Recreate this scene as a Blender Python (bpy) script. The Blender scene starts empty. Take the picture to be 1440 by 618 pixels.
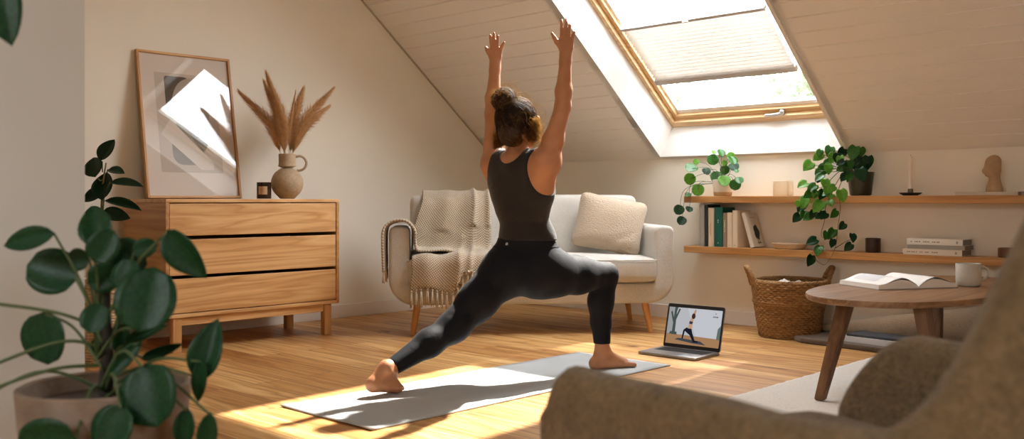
import bpy, bmesh, math, random
import numpy as np
from mathutils import Vector, Matrix, Euler, Quaternion, noise as mnoise
random.seed(11)
rng = np.random.default_rng(7)
SC = bpy.context.scene
COL = SC.collection
PI = math.pi
R = math.radians

# ------------------------------------------------------------------ helpers
def setp(o, label=None, cat=None, group=None, kind=None):
    if label: o['label'] = label
    if cat: o['category'] = cat
    if group: o['group'] = group
    if kind: o['kind'] = kind
    return o

def thing(name, label, cat, loc=(0, 0, 0), rot=0, group=None):
    o = bpy.data.objects.new(name, None)
    o.empty_display_size = .05
    COL.objects.link(o)
    o.location = loc
    o.rotation_euler = rot if isinstance(rot, (tuple, list, Euler)) else (0, 0, rot)
    return setp(o, label, cat, group)

def obj(name, src, mat, parent=None, smooth=None, loc=None, rot=None):
    """src: bmesh or mesh; linked as ONE mesh object"""
    if isinstance(src, bmesh.types.BMesh):
        me = bpy.data.meshes.new(name)
        src.normal_update()
        src.to_mesh(me)
        src.free()
    else:
        me = src
    if mat is not None and len(me.materials) == 0:
        for m in (mat if isinstance(mat, (list, tuple)) else [mat]):
            me.materials.append(m)
    if smooth is not None and smooth > 0:
        if smooth >= 180:
            me.polygons.foreach_set('use_smooth', [True] * len(me.polygons))
        else:
            me.polygons.foreach_set('use_smooth', [True] * len(me.polygons))
            me.set_sharp_from_angle(angle=R(smooth))
    o = bpy.data.objects.new(name, me)
    COL.objects.link(o)
    if parent is not None:
        o.parent = parent
    if loc is not None: o.location = loc
    if rot is not None: o.rotation_euler = rot
    return o

def struct(name, bm, mat, parent=None, smooth=None):
    o = obj(name, bm, mat, parent, smooth)
    if parent is None: o['kind'] = 'structure'
    return o

def copy_tree(o, parent=None):
    c = o.copy()
    COL.objects.link(c)
    if parent is not None: c.parent = parent
    for ch in list(o.children):
        copy_tree(ch, c)
    return c

def BM(): return bmesh.new()

def merge(dst, src, M=None):
    if M is not None:
        bmesh.ops.transform(src, matrix=M, verts=src.verts)
    me = bpy.data.meshes.new('tmp')
    src.to_mesh(me); src.free()
    dst.from_mesh(me)
    bpy.data.meshes.remove(me)

def box(bm, c, s, bev=0., M=None, seg=2, mi=0):
    """axis box with centre c and full size s, bevelled, optional extra matrix"""
    t = bmesh.new()
    bmesh.ops.create_cube(t, size=1)
    for v in t.verts:
        v.co = Vector((v.co.x * s[0], v.co.y * s[1], v.co.z * s[2]))
    if bev > 0:
        bmesh.ops.bevel(t, geom=list(t.edges), offset=min(bev, min(s) * .49), segments=seg, affect='EDGES', profile=.5)
    if mi:
        for f in t.faces: f.material_index = mi
    bmesh.ops.translate(t, verts=t.verts, vec=c)
    merge(bm, t, M)

def bx(bm, a, b, bev=0., M=None, seg=2, mi=0):
    c = [(a[i] + b[i]) / 2 for i in range(3)]
    s = [abs(b[i] - a[i]) for i in range(3)]
    box(bm, c, s, bev, M, seg, mi)

def grid_faces(bm, V, nu, nv, cu=False, cv=False, mi=0):
    """V: list of BMVerts of nu x nv"""
    for i in range(nu if cu else nu - 1):
        for j in range(nv if cv else nv - 1):
            a = V[i * nv + j]; b = V[((i + 1) % nu) * nv + j]
            c = V[((i + 1) % nu) * nv + (j + 1) % nv]; d = V[i * nv + (j + 1) % nv]
            try:
                f = bm.faces.new((a, b, c, d)); f.material_index = mi
            except ValueError:
                pass

def lathe(bm, prof, n=32, c=(0, 0, 0), M=None, fn=None, mi=0):
    """prof: (r, z) list; closed at r=0 ends by tiny fans"""
    t = bmesh.new()
    V = []
    for k in range(n):
        a = 2 * PI * k / n
        for (r, z) in prof:
            rr = r if fn is None else fn(r, z, a)
            V.append(t.verts.new((rr * math.cos(a) + c[0], rr * math.sin(a) + c[1], z + c[2])))
    grid_faces(t, V, n, len(prof), cu=True, mi=mi)
    bmesh.ops.remove_doubles(t, verts=t.verts, dist=1e-5)
    bmesh.ops.recalc_face_normals(t, faces=t.faces)
    merge(bm, t, M)

def frames(pts):
    P = [Vector(p) for p in pts]
    T = []
    for i in range(len(P)):
        a = P[max(i - 1, 0)]; b = P[min(i + 1, len(P) - 1)]
        T.append((b - a).normalized())
    up = Vector((0, 0, 1)) if abs(T[0].z) < .9 else Vector((1, 0, 0))
    N = [(up - T[0] * up.dot(T[0])).normalized()]
    for i in range(1, len(P)):
        n = N[-1] - T[i] * N[-1].dot(T[i])
        N.append(n.normalized() if n.length > 1e-6 else N[-1])
    return P, T, N

def tube(bm, pts, r, n=8, cap=True, flat=1., M=None, closed=False, mi=0):
    P, T, N = frames(pts)
    rs = r if isinstance(r, (list, tuple)) else [r] * len(P)
    t = bmesh.new()
    V = []
    for i, p in enumerate(P):
        B = T[i].cross(N[i])
        for k in range(n):
            a = 2 * PI * k / n
            V.append(t.verts.new(p + (N[i] * math.cos(a) + B * math.sin(a) * flat) * rs[i]))
    grid_faces(t, V, len(P), n, cu=closed, cv=True, mi=mi)
    if cap and not closed:
        for q in (V[:n][::-1], V[-n:]):
            try:
                f = t.faces.new(q); f.material_index = mi
            except ValueError: pass
    bmesh.ops.recalc_face_normals(t, faces=t.faces)
    merge(bm, t, M)

def bez(pts, n=12):
    """Catmull-Rom through pts"""
    P = [Vector(p) for p in pts]
    P = [P[0] * 2 - P[1]] + P + [P[-1] * 2 - P[-2]]
    out = []
    for i in range(1, len(P) - 2):
        for k in range(n):
            t = k / n
            a, b, c, d = P[i - 1], P[i], P[i + 1], P[i + 2]
            out.append(.5 * ((2 * b) + (c - a) * t + (2 * a - 5 * b + 4 * c - d) * t * t + (3 * b - a - 3 * c + d) * t ** 3))
    out.append(P[-2])
    return out

def prism(bm, poly, z0, z1, bev=0., M=None, seg=2):
    """poly: (x,y) outline extruded z0..z1"""
    t = bmesh.new()
    vs = [t.verts.new((p[0], p[1], z0)) for p in poly]
    f = t.faces.new(vs)
    r = bmesh.ops.extrude_face_region(t, geom=[f])
    bmesh.ops.translate(t, verts=[v for v in r['geom'] if isinstance(v, bmesh.types.BMVert)], vec=(0, 0, z1 - z0))
    bmesh.ops.recalc_face_normals(t, faces=t.faces)
    if bev > 0:
        es = [e for e in t.edges if len(e.link_faces) == 2 and e.calc_face_angle(0) > .6]
        bmesh.ops.bevel(t, geom=es, offset=bev, segments=seg, affect='EDGES', profile=.5)
    merge(bm, t, M)

def cushion(bm, size, r=.05, puff=(0, 0, 0), n=14, M=None, fn=None):
    """puffy rounded box centred on the origin"""
    hx, hy, hz = size[0] / 2, size[1] / 2, size[2] / 2
    t = bmesh.new()
    bmesh.ops.create_cube(t, size=2)
    bmesh.ops.subdivide_edges(t, edges=t.edges, cuts=n, use_grid_fill=True)
    h = Vector((hx, hy, hz))
    for v in t.verts:
        u = v.co.copy()
        # concentrate samples near the edges
        w = Vector([math.copysign(1 - (1 - abs(c)) ** 1.5, c) for c in u])
        p = Vector((w.x * hx, w.y * hy, w.z * hz))
        rr = min(r, hx, hy, hz)
        q = Vector([max(-h[i] + rr, min(h[i] - rr, p[i])) for i in range(3)])
        d = p - q
        if d.length > 1e-9: p = q + d.normalized() * rr
        a, b, c = p.x / hx, p.y / hy, p.z / hz
        p.x += puff[0] * (1 - b * b) * (1 - c * c) * a
        p.y += puff[1] * (1 - a * a) * (1 - c * c) * b
        p.z += puff[2] * (1 - a * a) * (1 - b * b) * c
        if fn: p = fn(p, a, b, c)
        v.co = p
    merge(bm, t, M)

def TM(loc=(0, 0, 0), rot=(0, 0, 0), sc=(1, 1, 1)):
    return Matrix.LocRotScale(Vector(loc), Euler(rot), Vector(sc))

def sm(x, a, b):
    t = max(0., min(1., (x - a) / (b - a)))
    return t * t * (3 - 2 * t)

# ------------------------------------------------------------------ materials
def lin(h):
    h = h.lstrip('#')
    c = [int(h[i:i + 2], 16) / 255 for i in (0, 2, 4)]
    return tuple([x / 12.92 if x <= .04045 else ((x + .055) / 1.055) ** 2.4 for x in c]) + (1,)

class NT:
    def __init__(s, name):
        s.m = bpy.data.materials.new(name); s.m.use_nodes = True
        s.t = s.m.node_tree; s.t.nodes.clear()
        s.out = s.n('ShaderNodeOutputMaterial')
    def n(s, ty, **kw):
        nd = s.t.nodes.new(ty)
        for k, v in kw.items():
            if hasattr(nd, k) and k not in nd.inputs: setattr(nd, k, v)
            else: s.s(nd, k, v)
        return nd
    def s(s, nd, k, v):
        k = k.replace('_', ' ') if isinstance(k, str) else k
        i = nd.inputs[k]
        if isinstance(v, bpy.types.NodeSocket): s.t.links.new(v, i)
        else: i.default_value = v
    def co(s, scale=(1, 1, 1), rot=(0, 0, 0), src='Object', loc=(0, 0, 0)):
        tc = s.n('ShaderNodeTexCoord'); mp = s.n('ShaderNodeMapping')
        s.t.links.new(tc.outputs[src], mp.inputs['Vector'])
        mp.inputs['Scale'].default_value = scale; mp.inputs['Rotation'].default_value = rot; mp.inputs['Location'].default_value = loc
        return mp.outputs[0]
    def noise(s, vec, scale=5, detail=4, rough=.55, dist=0):
        nd = s.n('ShaderNodeTexNoise'); s.t.links.new(vec, nd.inputs['Vector'])
        nd.inputs['Scale'].default_value = scale; nd.inputs['Detail'].default_value = detail
        nd.inputs['Roughness'].default_value = rough; nd.inputs['Distortion'].default_value = dist
        return nd.outputs[0]
    def ramp(s, fac, stops):
        nd = s.n('ShaderNodeValToRGB'); s.t.links.new(fac, nd.inputs[0])
        cr = nd.color_ramp
        while len(cr.elements) < len(stops): cr.elements.new(.5)
        for e, (p, c) in zip(cr.elements, stops):
            e.position = p; e.color = c if len(c) == 4 else tuple(c) + (1,)
        return nd.outputs[0]
    def mix(s, fac, a, b, mode='MIX'):
        nd = s.n('ShaderNodeMix', data_type='RGBA', blend_type=mode)
        for i, v in ((0, fac), (6, a), (7, b)):
            if isinstance(v, bpy.types.NodeSocket): s.t.links.new(v, nd.inputs[i])
            else: nd.inputs[i].default_value = v
        return nd.outputs[2]
    def math(s, op, a, b=0.):
        nd = s.n('ShaderNodeMath', operation=op)
        for i, v in ((0, a), (1, b)):
            if isinstance(v, bpy.types.NodeSocket): s.t.links.new(v, nd.inputs[i])
            else: nd.inputs[i].default_value = v
        return nd.outputs[0]
    def bump(s, h, strength=.3, dist=.01):
        nd = s.n('ShaderNodeBump'); s.t.links.new(h, nd.inputs['Height'])
        nd.inputs['Strength'].default_value = strength; nd.inputs['Distance'].default_value = dist
        return nd.outputs[0]
    def bsdf(s, col, rough=.6, bump=None, **kw):
        nd = s.n('ShaderNodeBsdfPrincipled')
        s.s(nd, 'Base Color', col); s.s(nd, 'Roughness', rough)
        if bump is not None: s.s(nd, 'Normal', bump)
        for k, v in kw.items(): s.s(nd, k, v)
        s.t.links.new(nd.outputs[0], s.out.inputs[0])
        return nd

def plain(name, col, rough=.6, **kw):
    k = NT(name); k.bsdf(lin(col), rough, **kw); return k.m

def paint(name, col, var=.04, rough=.75, bs=.08):
    k = NT(name); v = k.co()
    n1 = k.noise(v, 1.3, 3); n2 = k.noise(v, 90, 3)
    c = lin(col); d = tuple(x * (1 - var) for x in c[:3]) + (1,)
    k.bsdf(k.ramp(n1, [(.35, d), (.65, c)]), rough, k.bump(n2, bs, .004)); return k.m

def wood(name, dark, mid, light, axis=0, sc=1., rough=.45, ring=1.):
    """grain running along axis 0/1/2"""
    k = NT(name)
    s = [7 * sc] * 3; s[axis] = .55 * sc
    v = k.co(tuple(s))
    n0 = k.noise(v, 1.0, 3, .5, .6 * ring)
    rg = k.math('FRACT', k.math('MULTIPLY', n0, 6.0 * ring))
    rg = k.math('ABSOLUTE', k.math('SUBTRACT', rg, .5))
    s2 = [160 * sc] * 3; s2[axis] = 5 * sc
    fine = k.noise(k.co(tuple(s2)), 1., 4, .6)
    s3 = [26 * sc] * 3; s3[axis] = 1.6 * sc
    band = k.noise(k.co(tuple(s3)), 1., 3, .5)
    f = k.math('ADD', k.math('MULTIPLY', rg, .75), k.math('ADD', k.math('MULTIPLY', fine, .32), k.math('MULTIPLY', band, .4)))
    c = k.ramp(f, [(.25, lin(dark)), (.5, lin(mid)), (.8, lin(light))])
    k.bsdf(c, rough, k.bump(fine, .12, .003)); return k.m

def fabric(name, col, col2, weave=420., bs=.35, rough=.9, blotch=6., sheen=.25):
    k = NT(name); v = k.co()
    w1 = k.n('ShaderNodeTexWave', wave_type='BANDS', bands_direction='X', Scale=weave / 6.28, Distortion=1.2); k.t.links.new(v, w1.inputs[0])
    w2 = k.n('ShaderNodeTexWave', wave_type='BANDS', bands_direction='Z', Scale=weave / 6.28, Distortion=1.2); k.t.links.new(v, w2.inputs[0])
    n1 = k.noise(v, weave * .55, 3, .6); n2 = k.noise(v, blotch, 3, .5)
    h = k.math('ADD', k.math('MULTIPLY', w1.outputs['Fac'], w2.outputs['Fac']), n1)
    f = k.math('ADD', k.math('MULTIPLY', n1, .7), k.math('MULTIPLY', n2, .3))
    k.bsdf(k.ramp(f, [(.35, lin(col2)), (.62, lin(col))]), rough, k.bump(h, bs, .004), Sheen_Weight=sheen, Sheen_Roughness=.6)
    return k.m

def leafmat(name, dark, light, trans=.35, rough=.32, spec=.5):
    k = NT(name); v = k.co((1, 1, 1))
    n1 = k.noise(v, 14, 2); n2 = k.noise(v, 60, 3)
    c = k.ramp(n1, [(.3, lin(dark)), (.7, lin(light))])
    p = k.n('ShaderNodeBsdfPrincipled'); k.s(p, 'Base Color', c); k.s(p, 'Roughness', rough); k.s(p, 'Normal', k.bump(n2, .1, .003)); k.s(p, 'Specular IOR Level', spec)
    t = k.n('ShaderNodeBsdfTranslucent')
    k.s(t, 'Color', k.mix(1., c, (1.0, 1.0, .35, 1), 'MULTIPLY'))
    m = k.n('ShaderNodeMixShader'); k.s(m, 0, trans)
    k.t.links.new(p.outputs[0], m.inputs[1]); k.t.links.new(t.outputs[0], m.inputs[2])
    k.t.links.new(m.outputs[0], k.out.inputs[0]); return k.m

def glassmat(name, tint=(1, 1, 1, 1), ior=1.5):
    k = NT(name)
    tr = k.n('ShaderNodeBsdfTransparent', Color=tint); gl = k.n('ShaderNodeBsdfGlossy', Roughness=.02)
    ge = k.n('ShaderNodeNewGeometry')
    io = k.math('ADD', k.math('MULTIPLY', ge.outputs['Backfacing'], 1 / ior - ior), ior)   # same reflectance from both sides of the pane
    fr = k.n('ShaderNodeFresnel'); k.s(fr, 'IOR', io)
    m = k.n('ShaderNodeMixShader'); k.t.links.new(fr.outputs[0], m.inputs[0])
    k.t.links.new(tr.outputs[0], m.inputs[1]); k.t.links.new(gl.outputs[0], m.inputs[2])
    k.t.links.new(m.outputs[0], k.out.inputs[0]); return k.m

def emit(name, col, s):
    k = NT(name); e = k.n('ShaderNodeEmission', Color=lin(col), Strength=s)
    k.t.links.new(e.outputs[0], k.out.inputs[0]); return k.m

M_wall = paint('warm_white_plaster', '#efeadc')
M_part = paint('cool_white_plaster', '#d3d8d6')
M_ceil = paint('white_painted_boards', '#f1ede5', rough=.6)
M_white = paint('white_lining', '#f2f1ee', .02, .55, .03)
M_base = paint('white_skirting', '#e8e2d8', .03, .5, .03)
M_pine = wood('pine_frame', '#c39a68', '#d6b181', '#e2c396', 0, 1.2, .4)
M_pine_y = wood('pine_frame_slope', '#c39a68', '#d6b181', '#e2c396', 1, 1.2, .4)
M_oak = wood('honey_oak', '#b5824a', '#cf9e64', '#deb47c', 1, .9, .45, 1.3)
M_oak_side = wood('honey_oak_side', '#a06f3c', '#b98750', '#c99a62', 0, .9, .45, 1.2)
M_oak_leg = wood('honey_oak_leg', '#a87844', '#c08e56', '#cc9e68', 2, 1, .45, 1)
M_shelf = wood('oak_shelf', '#9c6a36', '#b37f47', '#c2915a', 0, .9, .45, 1.)
M_walnut = wood('walnut', '#6b4a2f', '#86613f', '#9b7652', 1, 1., .38, 1.)
M_walnut_leg = wood('walnut_leg', '#53361f', '#69482e', '#7c583a', 2, 1., .42, 1.)
M_lightleg = wood('pale_oak_leg', '#b07a42', '#c89058', '#d6a56c', 2, 1.2, .4)
M_sofa = fabric('light_grey_weave', '#cdc9c0', '#b0aba1', 500, .3)
M_knit = None
M_glass = glassmat('window_glass')
M_black = plain('black_plastic', '#17171a', .4)
M_dark = plain('gap_shade_and_print', '#2a2018', .8)
M_steel = plain('brushed_steel', '#c9c9cc', .3, Metallic=.9)
M_green1 = leafmat('leaf_dark', '#0d2c16', '#1a4522', .12, .40, .22)
M_green2 = leafmat('leaf_mid', '#225a26', '#4f9434', .4, .25)
M_green3 = leafmat('leaf_bright', '#559a36', '#93c94f', .5, .28)
M_rubber = leafmat('rubber_leaf', '#0f2a1a', '#1a3e24', .1, .3, .3)
M_stem = plain('green_stem', '#44552b', .6)
M_stem_b = plain('brown_vine', '#7c6238', .7)
M_soil = paint('potting_soil', '#3a2a1e', .4, .95, 1.)

def knitmat():
    k = NT('chunky_knit'); v = k.co((1, 1, 1))
    uv = k.co((1, 1, 1), src='UV')
    w1 = k.n('ShaderNodeTexWave', wave_type='BANDS', bands_direction='DIAGONAL', Scale=1., Distortion=.4); k.t.links.new(uv, w1.inputs[0])
    uv2 = k.co((1, -1, 1), src='UV')
    w2 = k.n('ShaderNodeTexWave', wave_type='BANDS', bands_direction='DIAGONAL', Scale=1., Distortion=.4); k.t.links.new(uv2, w2.inputs[0])
    n = k.noise(v, 160, 3)
    h = k.math('MULTIPLY', w1.outputs['Fac'], w2.outputs['Fac'])
    f = k.math('ADD', k.math('MULTIPLY', h, .8), k.math('MULTIPLY', n, .3))
    k.bsdf(k.ramp(f, [(.1, lin('#8f7e68')), (.45, lin('#c3b299')), (.8, lin('#d9cab2'))]), .95, k.bump(f, .8, .006), Sheen_Weight=.3)
    return k.m
M_knit = knitmat()
M_yarn = fabric('yarn', '#d3c2a6', '#a9977c', 260, .5)

def floormat():
    k = NT('oak_floor_boards'); v = k.co((1, 1, 1))
    br = k.n('ShaderNodeTexBrick', offset=.37, offset_frequency=2, Scale=1., Mortar_Size=.003, Mortar_Smooth=.2, Bias=0., Brick_Width=1.9, Row_Height=.155)
    k.t.links.new(v, br.inputs['Vector'])
    k.s(br, 'Color1', (0, 0, 0, 1)); k.s(br, 'Color2', (1, 1, 1, 1)); k.s(br, 'Mortar', (.5, .5, .5, 1))
    off = k.n('ShaderNodeVectorMath', operation='MULTIPLY_ADD')
    k.t.links.new(br.outputs['Color'], off.inputs[0]); off.inputs[1].default_value = (7.3, 4.1, 2.); k.t.links.new(v, off.inputs[2])
    def st(a, b, sc, d=3, r=.55, ds=0.):
        mp = k.n('ShaderNodeMapping'); k.t.links.new(off.outputs[0], mp.inputs[0]); mp.inputs['Scale'].default_value = (a, b, 1)
        return k.noise(mp.outputs[0], sc, d, r, ds)
    n0 = st(.5, 6, 1.2, 3, .5, 1.)
    rg = k.math('ABSOLUTE', k.math('SUBTRACT', k.math('FRACT', k.math('MULTIPLY', n0, 5.)), .5))
    fine = st(4, 130, 1., 4, .6)
    band = st(1.2, 18, 1., 3)
    knot = st(3.2, 8, 1., 2)
    f = k.math('ADD', k.math('MULTIPLY', rg, .6), k.math('ADD', k.math('MULTIPLY', fine, .4), k.math('MULTIPLY', band, .45)))
    c = k.ramp(f, [(.34, lin('#9c6c3a')), (.54, lin('#cb9b5c')), (.80, lin('#e2bc83'))])
    tone = k.ramp(br.outputs['Color'], [(0, lin('#d6c2ac')), (1, lin('#ffffff'))])
    c = k.mix(1., c, tone, 'MULTIPLY')
    kd = k.ramp(knot, [(.24, lin('#6b4526')), (.31, (1, 1, 1, 1))])
    c = k.mix(.8, c, kd, 'MULTIPLY')
    c = k.mix(k.math('MULTIPLY', br.outputs['Fac'], .75), c, lin('#5a3a1e'))
    hb = k.math('SUBTRACT', k.math('MULTIPLY', fine, .3), br.outputs['Fac'])
    k.bsdf(c, k.ramp(fine, [(.3, (.38,) * 3), (.7, (.52,) * 3)]), k.bump(hb, .25, .003))
    return k.m
M_floor = floormat()
# ------------------------------------------------------------------ the attic room
# x along the back knee wall, y towards it (the wall stands at y = 0), z up
SL = .813; NL = math.sqrt(1 + SL * SL)
XL, XR, YF = .06, 8.0, -9.0
def slope(x, a, o=0.):
    """point on the rear roof slope: a metres up from the knee wall, o metres outwards"""
    return Vector((x, -a / NL + SL * o / NL, 1.2 + SL * a / NL + o / NL))
A_TOP = 1.8 * NL / SL
OX0, OX1, OA0, OA1 = 1.79, 3.25, .03, 2.52     # opening in the ceiling boards
FX0, FX1, FA0, FA1 = 1.87, 3.17, .137, 2.42    # window frame, 0.2 m further out
FO = .2

bm = BM(); bx(bm, (-.2, YF - .2, -.12), (XR + .2, .2, 0)); struct('floor', bm, M_floor)
bm = BM(); bx(bm, (-.2, 0, -.1), (XR + .2, .05, 1.21)); struct('wall_back', bm, M_wall)
bm = BM(); bx(bm, (-.09, YF - .1, -.1), (XL, .1, 3.3)); struct('wall_left', bm, M_wall)
# right gable wall with a window opening added for fill light, behind the camera's field of view
WY0, WY1, WZ0, WZ1 = -5.9, -5.0, 1.0, 2.1
bm = BM()
bx(bm, (XR, YF - .1, -.1), (XR + .15, WY0, 3.3)); bx(bm, (XR, WY1, -.1), (XR + .15, .1, 3.3))
bx(bm, (XR, WY0, -.1), (XR + .15, WY1, WZ0)); bx(bm, (XR, WY0, WZ1), (XR + .15, WY1, 3.3))
struct('wall_right', bm, M_wall)
bm = BM(); bx(bm, (-.2, YF - .1, -.1), (XR + .2, YF, 1.25)); struct('wall_front', bm, M_wall)
# partition beside the camera
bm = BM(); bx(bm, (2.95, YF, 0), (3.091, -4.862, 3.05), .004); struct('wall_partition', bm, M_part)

# rear slope: painted tongue-and-groove boards running along x, with an opening for the roof window
def boards(bm, x0, x1, a0, a1, pitch=.119, gw=.005, gd=.006, th=.05):
    cuts = [a0]
    k = math.ceil(a0 / pitch + 1e-6)
    while k * pitch < a1 - .01:
        if k * pitch > a0 + .01: cuts.append(k * pitch)
        k += 1
    cuts.append(a1)
    prof = [(a0, th), (a0, 0)]
    for c in cuts[1:-1]:
        prof += [(c - gw, 0), (c - gw * .35, gd), (c + gw * .35, gd), (c + gw, 0)]
    prof += [(a1, 0), (a1, th)]
    lo = [bm.verts.new(slope(x0, a, o)) for a, o in prof]
    hi = [bm.verts.new(slope(x1, a, o)) for a, o in prof]
    n = len(prof)
    for i in range(n):
        j = (i + 1) % n
        bm.faces.new((lo[i], lo[j], hi[j], hi[i]))
    bm.faces.new(lo[::-1]); bm.faces.new(hi)
bm = BM()
boards(bm, XL - .02, OX0, -.06, A_TOP + .1)
boards(bm, OX1, XR + .02, -.06, A_TOP + .1)
boards(bm, OX0, OX1, -.06, OA0)
boards(bm, OX0, OX1, OA1, A_TOP + .1)
bmesh.ops.recalc_face_normals(bm, faces=bm.faces)
struct('ceiling', bm, M_ceil)
yt = -A_TOP / NL
bm = BM(); bx(bm, (-.1, YF - yt - .1, 3.0), (XR + .1, yt + .1, 3.06)); struct('ceiling.001', bm, M_ceil)
# front slope behind the camera, with a roof window opening added for fill light
def fslope(x, a, o=0.):
    p = slope(x, a, o); return Vector((p.x, YF - p.y, p.z))
def slab(bm, fn, x0, x1, a0, a1, o0, o1):
    V = [bm.verts.new(fn(x, a, o)) for o in (o0, o1) for a in (a0, a1) for x in (x0, x1)]
    for q in ((0, 1, 3, 2), (4, 6, 7, 5), (0, 4, 5, 1), (2, 3, 7, 6), (0, 2, 6, 4), (1, 5, 7, 3)):
        bm.faces.new([V[i] for i in q])
GX0, GX1, GA0, GA1 = 4.0, 5.4, .7, 1.75
bm = BM()
for q in ((-.1, GX0, -.1, A_TOP + .1), (GX1, XR + .1, -.1, A_TOP + .1), (GX0, GX1, -.1, GA0), (GX0, GX1, GA1, A_TOP + .1)):
    slab(bm, fslope, *q, 0, .06)
bmesh.ops.recalc_face_normals(bm, faces=bm.faces)
struct('ceiling.002', bm, M_ceil)

# white lining of the roof-window reveal (flared), one piece per side
def quad_slab(bm, P, d):
    """thin solid on quad P thickened along vector d"""
    V = [bm.verts.new(p) for p in P] + [bm.verts.new(p + d) for p in P]
    for q in ((0, 1, 2, 3), (7, 6, 5, 4), (0, 4, 5, 1), (1, 5, 6, 2), (2, 6, 7, 3), (3, 7, 4, 0)):
        bm.faces.new([V[i] for i in q])
    bmesh.ops.recalc_face_normals(bm, faces=bm.faces)
o1 = FO + .02
def sq(ix, ia, o): return slope(ix, ia, o)
X = Vector((1, 0, 0))
Tup = (slope(0, 1) - slope(0, 0))
bm = BM()
quad_slab(bm, [slope(OX0, OA0, 0), slope(OX0, OA1, 0), slope(FX0 + .005, FA1, o1), slope(FX0 + .005, FA0, o1)], -X * .06)
quad_slab(bm, [slope(OX1, OA0, 0), slope(OX1, OA1, 0), slope(FX1 - .005, FA1, o1), slope(FX1 - .005, FA0, o1)], X * .06)
quad_slab(bm, [slope(OX0, OA0, 0), slope(OX1, OA0, 0), slope(FX1, FA0 + .005, o1), slope(FX0, FA0 + .005, o1)], -Tup * .06)
quad_slab(bm, [slope(OX0, OA1, 0), slope(OX1, OA1, 0), slope(FX1, FA1 - .005, o1), slope(FX0, FA1 - .005, o1)], Tup * .06)
struct('trim_1', bm, M_white)
# thin bead with pins along the right-hand edge of the opening
bm = BM()
slab(bm, slope, OX1 - .004, OX1 + .022, OA0, OA1, -.016, .0)
k = OA0 + .09
while k < OA1:
    p = slope(OX1 + .024, k, -.010)
    box(bm, p, (.008, .010, .010), .002)
    k += .119
bmesh.ops.recalc_face_normals(bm, faces=bm.faces)
struct('trim_2', bm, M_ceil)

bm = BM(); slab(bm, slope, XL, XL + .012, -.02, A_TOP, -.010, .0); bmesh.ops.recalc_face_normals(bm, faces=bm.faces)  # darker strip along the gable joint, its shadow line put into colour
struct('joint_shade_strip', bm, paint('joint_shade', '#b9ad9c'))

# roof window 1: fixed frame, opening sash, pane, handle
def ring(fn, x0, x1, a0, a1, w, wb, wt, oo0, oo1):
    bms = []
    bm = BM()
    slab(bm, fn, x0, x0 + w, a0, a1, oo0, oo1); slab(bm, fn, x1 - w, x1, a0, a1, oo0, oo1)
    bmesh.ops.recalc_face_normals(bm, faces=bm.faces)
    b2 = BM()
    slab(b2, fn, x0 + w, x1 - w, a0, a0 + wb, oo0, oo1); slab(b2, fn, x0 + w, x1 - w, a1 - wt, a1, oo0, oo1)
    bmesh.ops.recalc_face_normals(b2, faces=b2.faces)
    return bm, b2
w1 = bpy.data.objects.new('window_1', None); COL.objects.link(w1); w1['kind'] = 'structure'
w1.location = slope((FX0 + FX1) / 2, FA0, FO)
def wpart(name, b, mat, par=None):
    o = obj(name, b, mat, par or w1)
    if par is None: o.matrix_parent_inverse = Matrix.Translation(-w1.location)
    return o
a, b = ring(slope, FX0, FX1, FA0, FA1, .035, .05, .05, FO, FO + .12)
wpart('frame_stile', a, M_pine_y); wpart('frame_rail', b, M_pine)
a, b = ring(slope, FX0 + .038, FX1 - .038, FA0 + .05, FA1 - .05, .035, .04, .04, FO + .03, FO + .10)
wpart('sash_stile', a, M_pine_y); wpart('sash_rail', b, M_pine)
a, b = ring(slope, FX0 + .073, FX1 - .073, FA0 + .09, FA1 - .09, .02, .035, .02, FO + .055, FO + .09)
for bb in (b,): merge(a, bb)
wpart('gasket', a, M_white)
bm = BM(); slab(bm, slope, FX0 + .08, FX1 - .08, FA0 + .1, FA1 - .1, FO + .066, FO + .072)
bmesh.ops.recalc_face_normals(bm, faces=bm.faces)
wpart('pane', bm, M_glass)
# handle on the lower sash rail
bm = BM(); hx = 2.80
def hs(dx, da, do): return slope(hx + dx, FA0 + .068 + da, FO + .03 - do)
tube(bm, [hs(0, 0, -.005), hs(0, 0, .018), hs(0, 0, .03)], [.019, .019, .014], 16)
tube(bm, bez([hs(0, 0, .026), hs(-.03, 0.0, .034), hs(-.085, -.002, .034), hs(-.125, -.003, .033)], 5), [.012] * 8 + [.010] * 8, 10, flat=.7)
o = wpart('handle', bm, M_steel); o.data.polygons.foreach_set('use_smooth', [True] * len(o.data.polygons))
o['label'] = 'silver window handle'

# pleated blind hanging in the middle of the roof window
BA0, BA1 = .625, 1.115
def pleated():
    bm = BM(); n = 32
    x0, x1 = FX0 + .108, FX1 - .108
    A, B = [], []
    for i in range(n + 1):
        a = BA0 + (BA1 - BA0) * i / n
        oo = FO + .015 + (.012 if i % 2 else -.012)
        A.append(bm.verts.new(slope(x0, a, oo))); B.append(bm.verts.new(slope(x1, a, oo)))
    for i in range(n): bm.faces.new((A[i], B[i], B[i + 1], A[i + 1]))
    return bm
k = NT('blind_fabric')
tr = k.n('ShaderNodeBsdfTransparent', Color=(1, .97, .92, 1)); tl = k.n('ShaderNodeBsdfTranslucent', Color=(.118, .102, .086, 1)); df = k.n('ShaderNodeBsdfDiffuse', Color=lin('#e6ddd2'))
m1 = k.n('ShaderNodeMixShader'); k.s(m1, 0, .45); k.t.links.new(tl.outputs[0], m1.inputs[1]); k.t.links.new(df.outputs[0], m1.inputs[2])
m2 = k.n('ShaderNodeMixShader'); k.s(m2, 0, .97); k.t.links.new(tr.outputs[0], m2.inputs[1]); k.t.links.new(m1.outputs[0], m2.inputs[2])
k.t.links.new(m2.outputs[0], k.out.inputs[0]); M_blind = k.m
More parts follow.
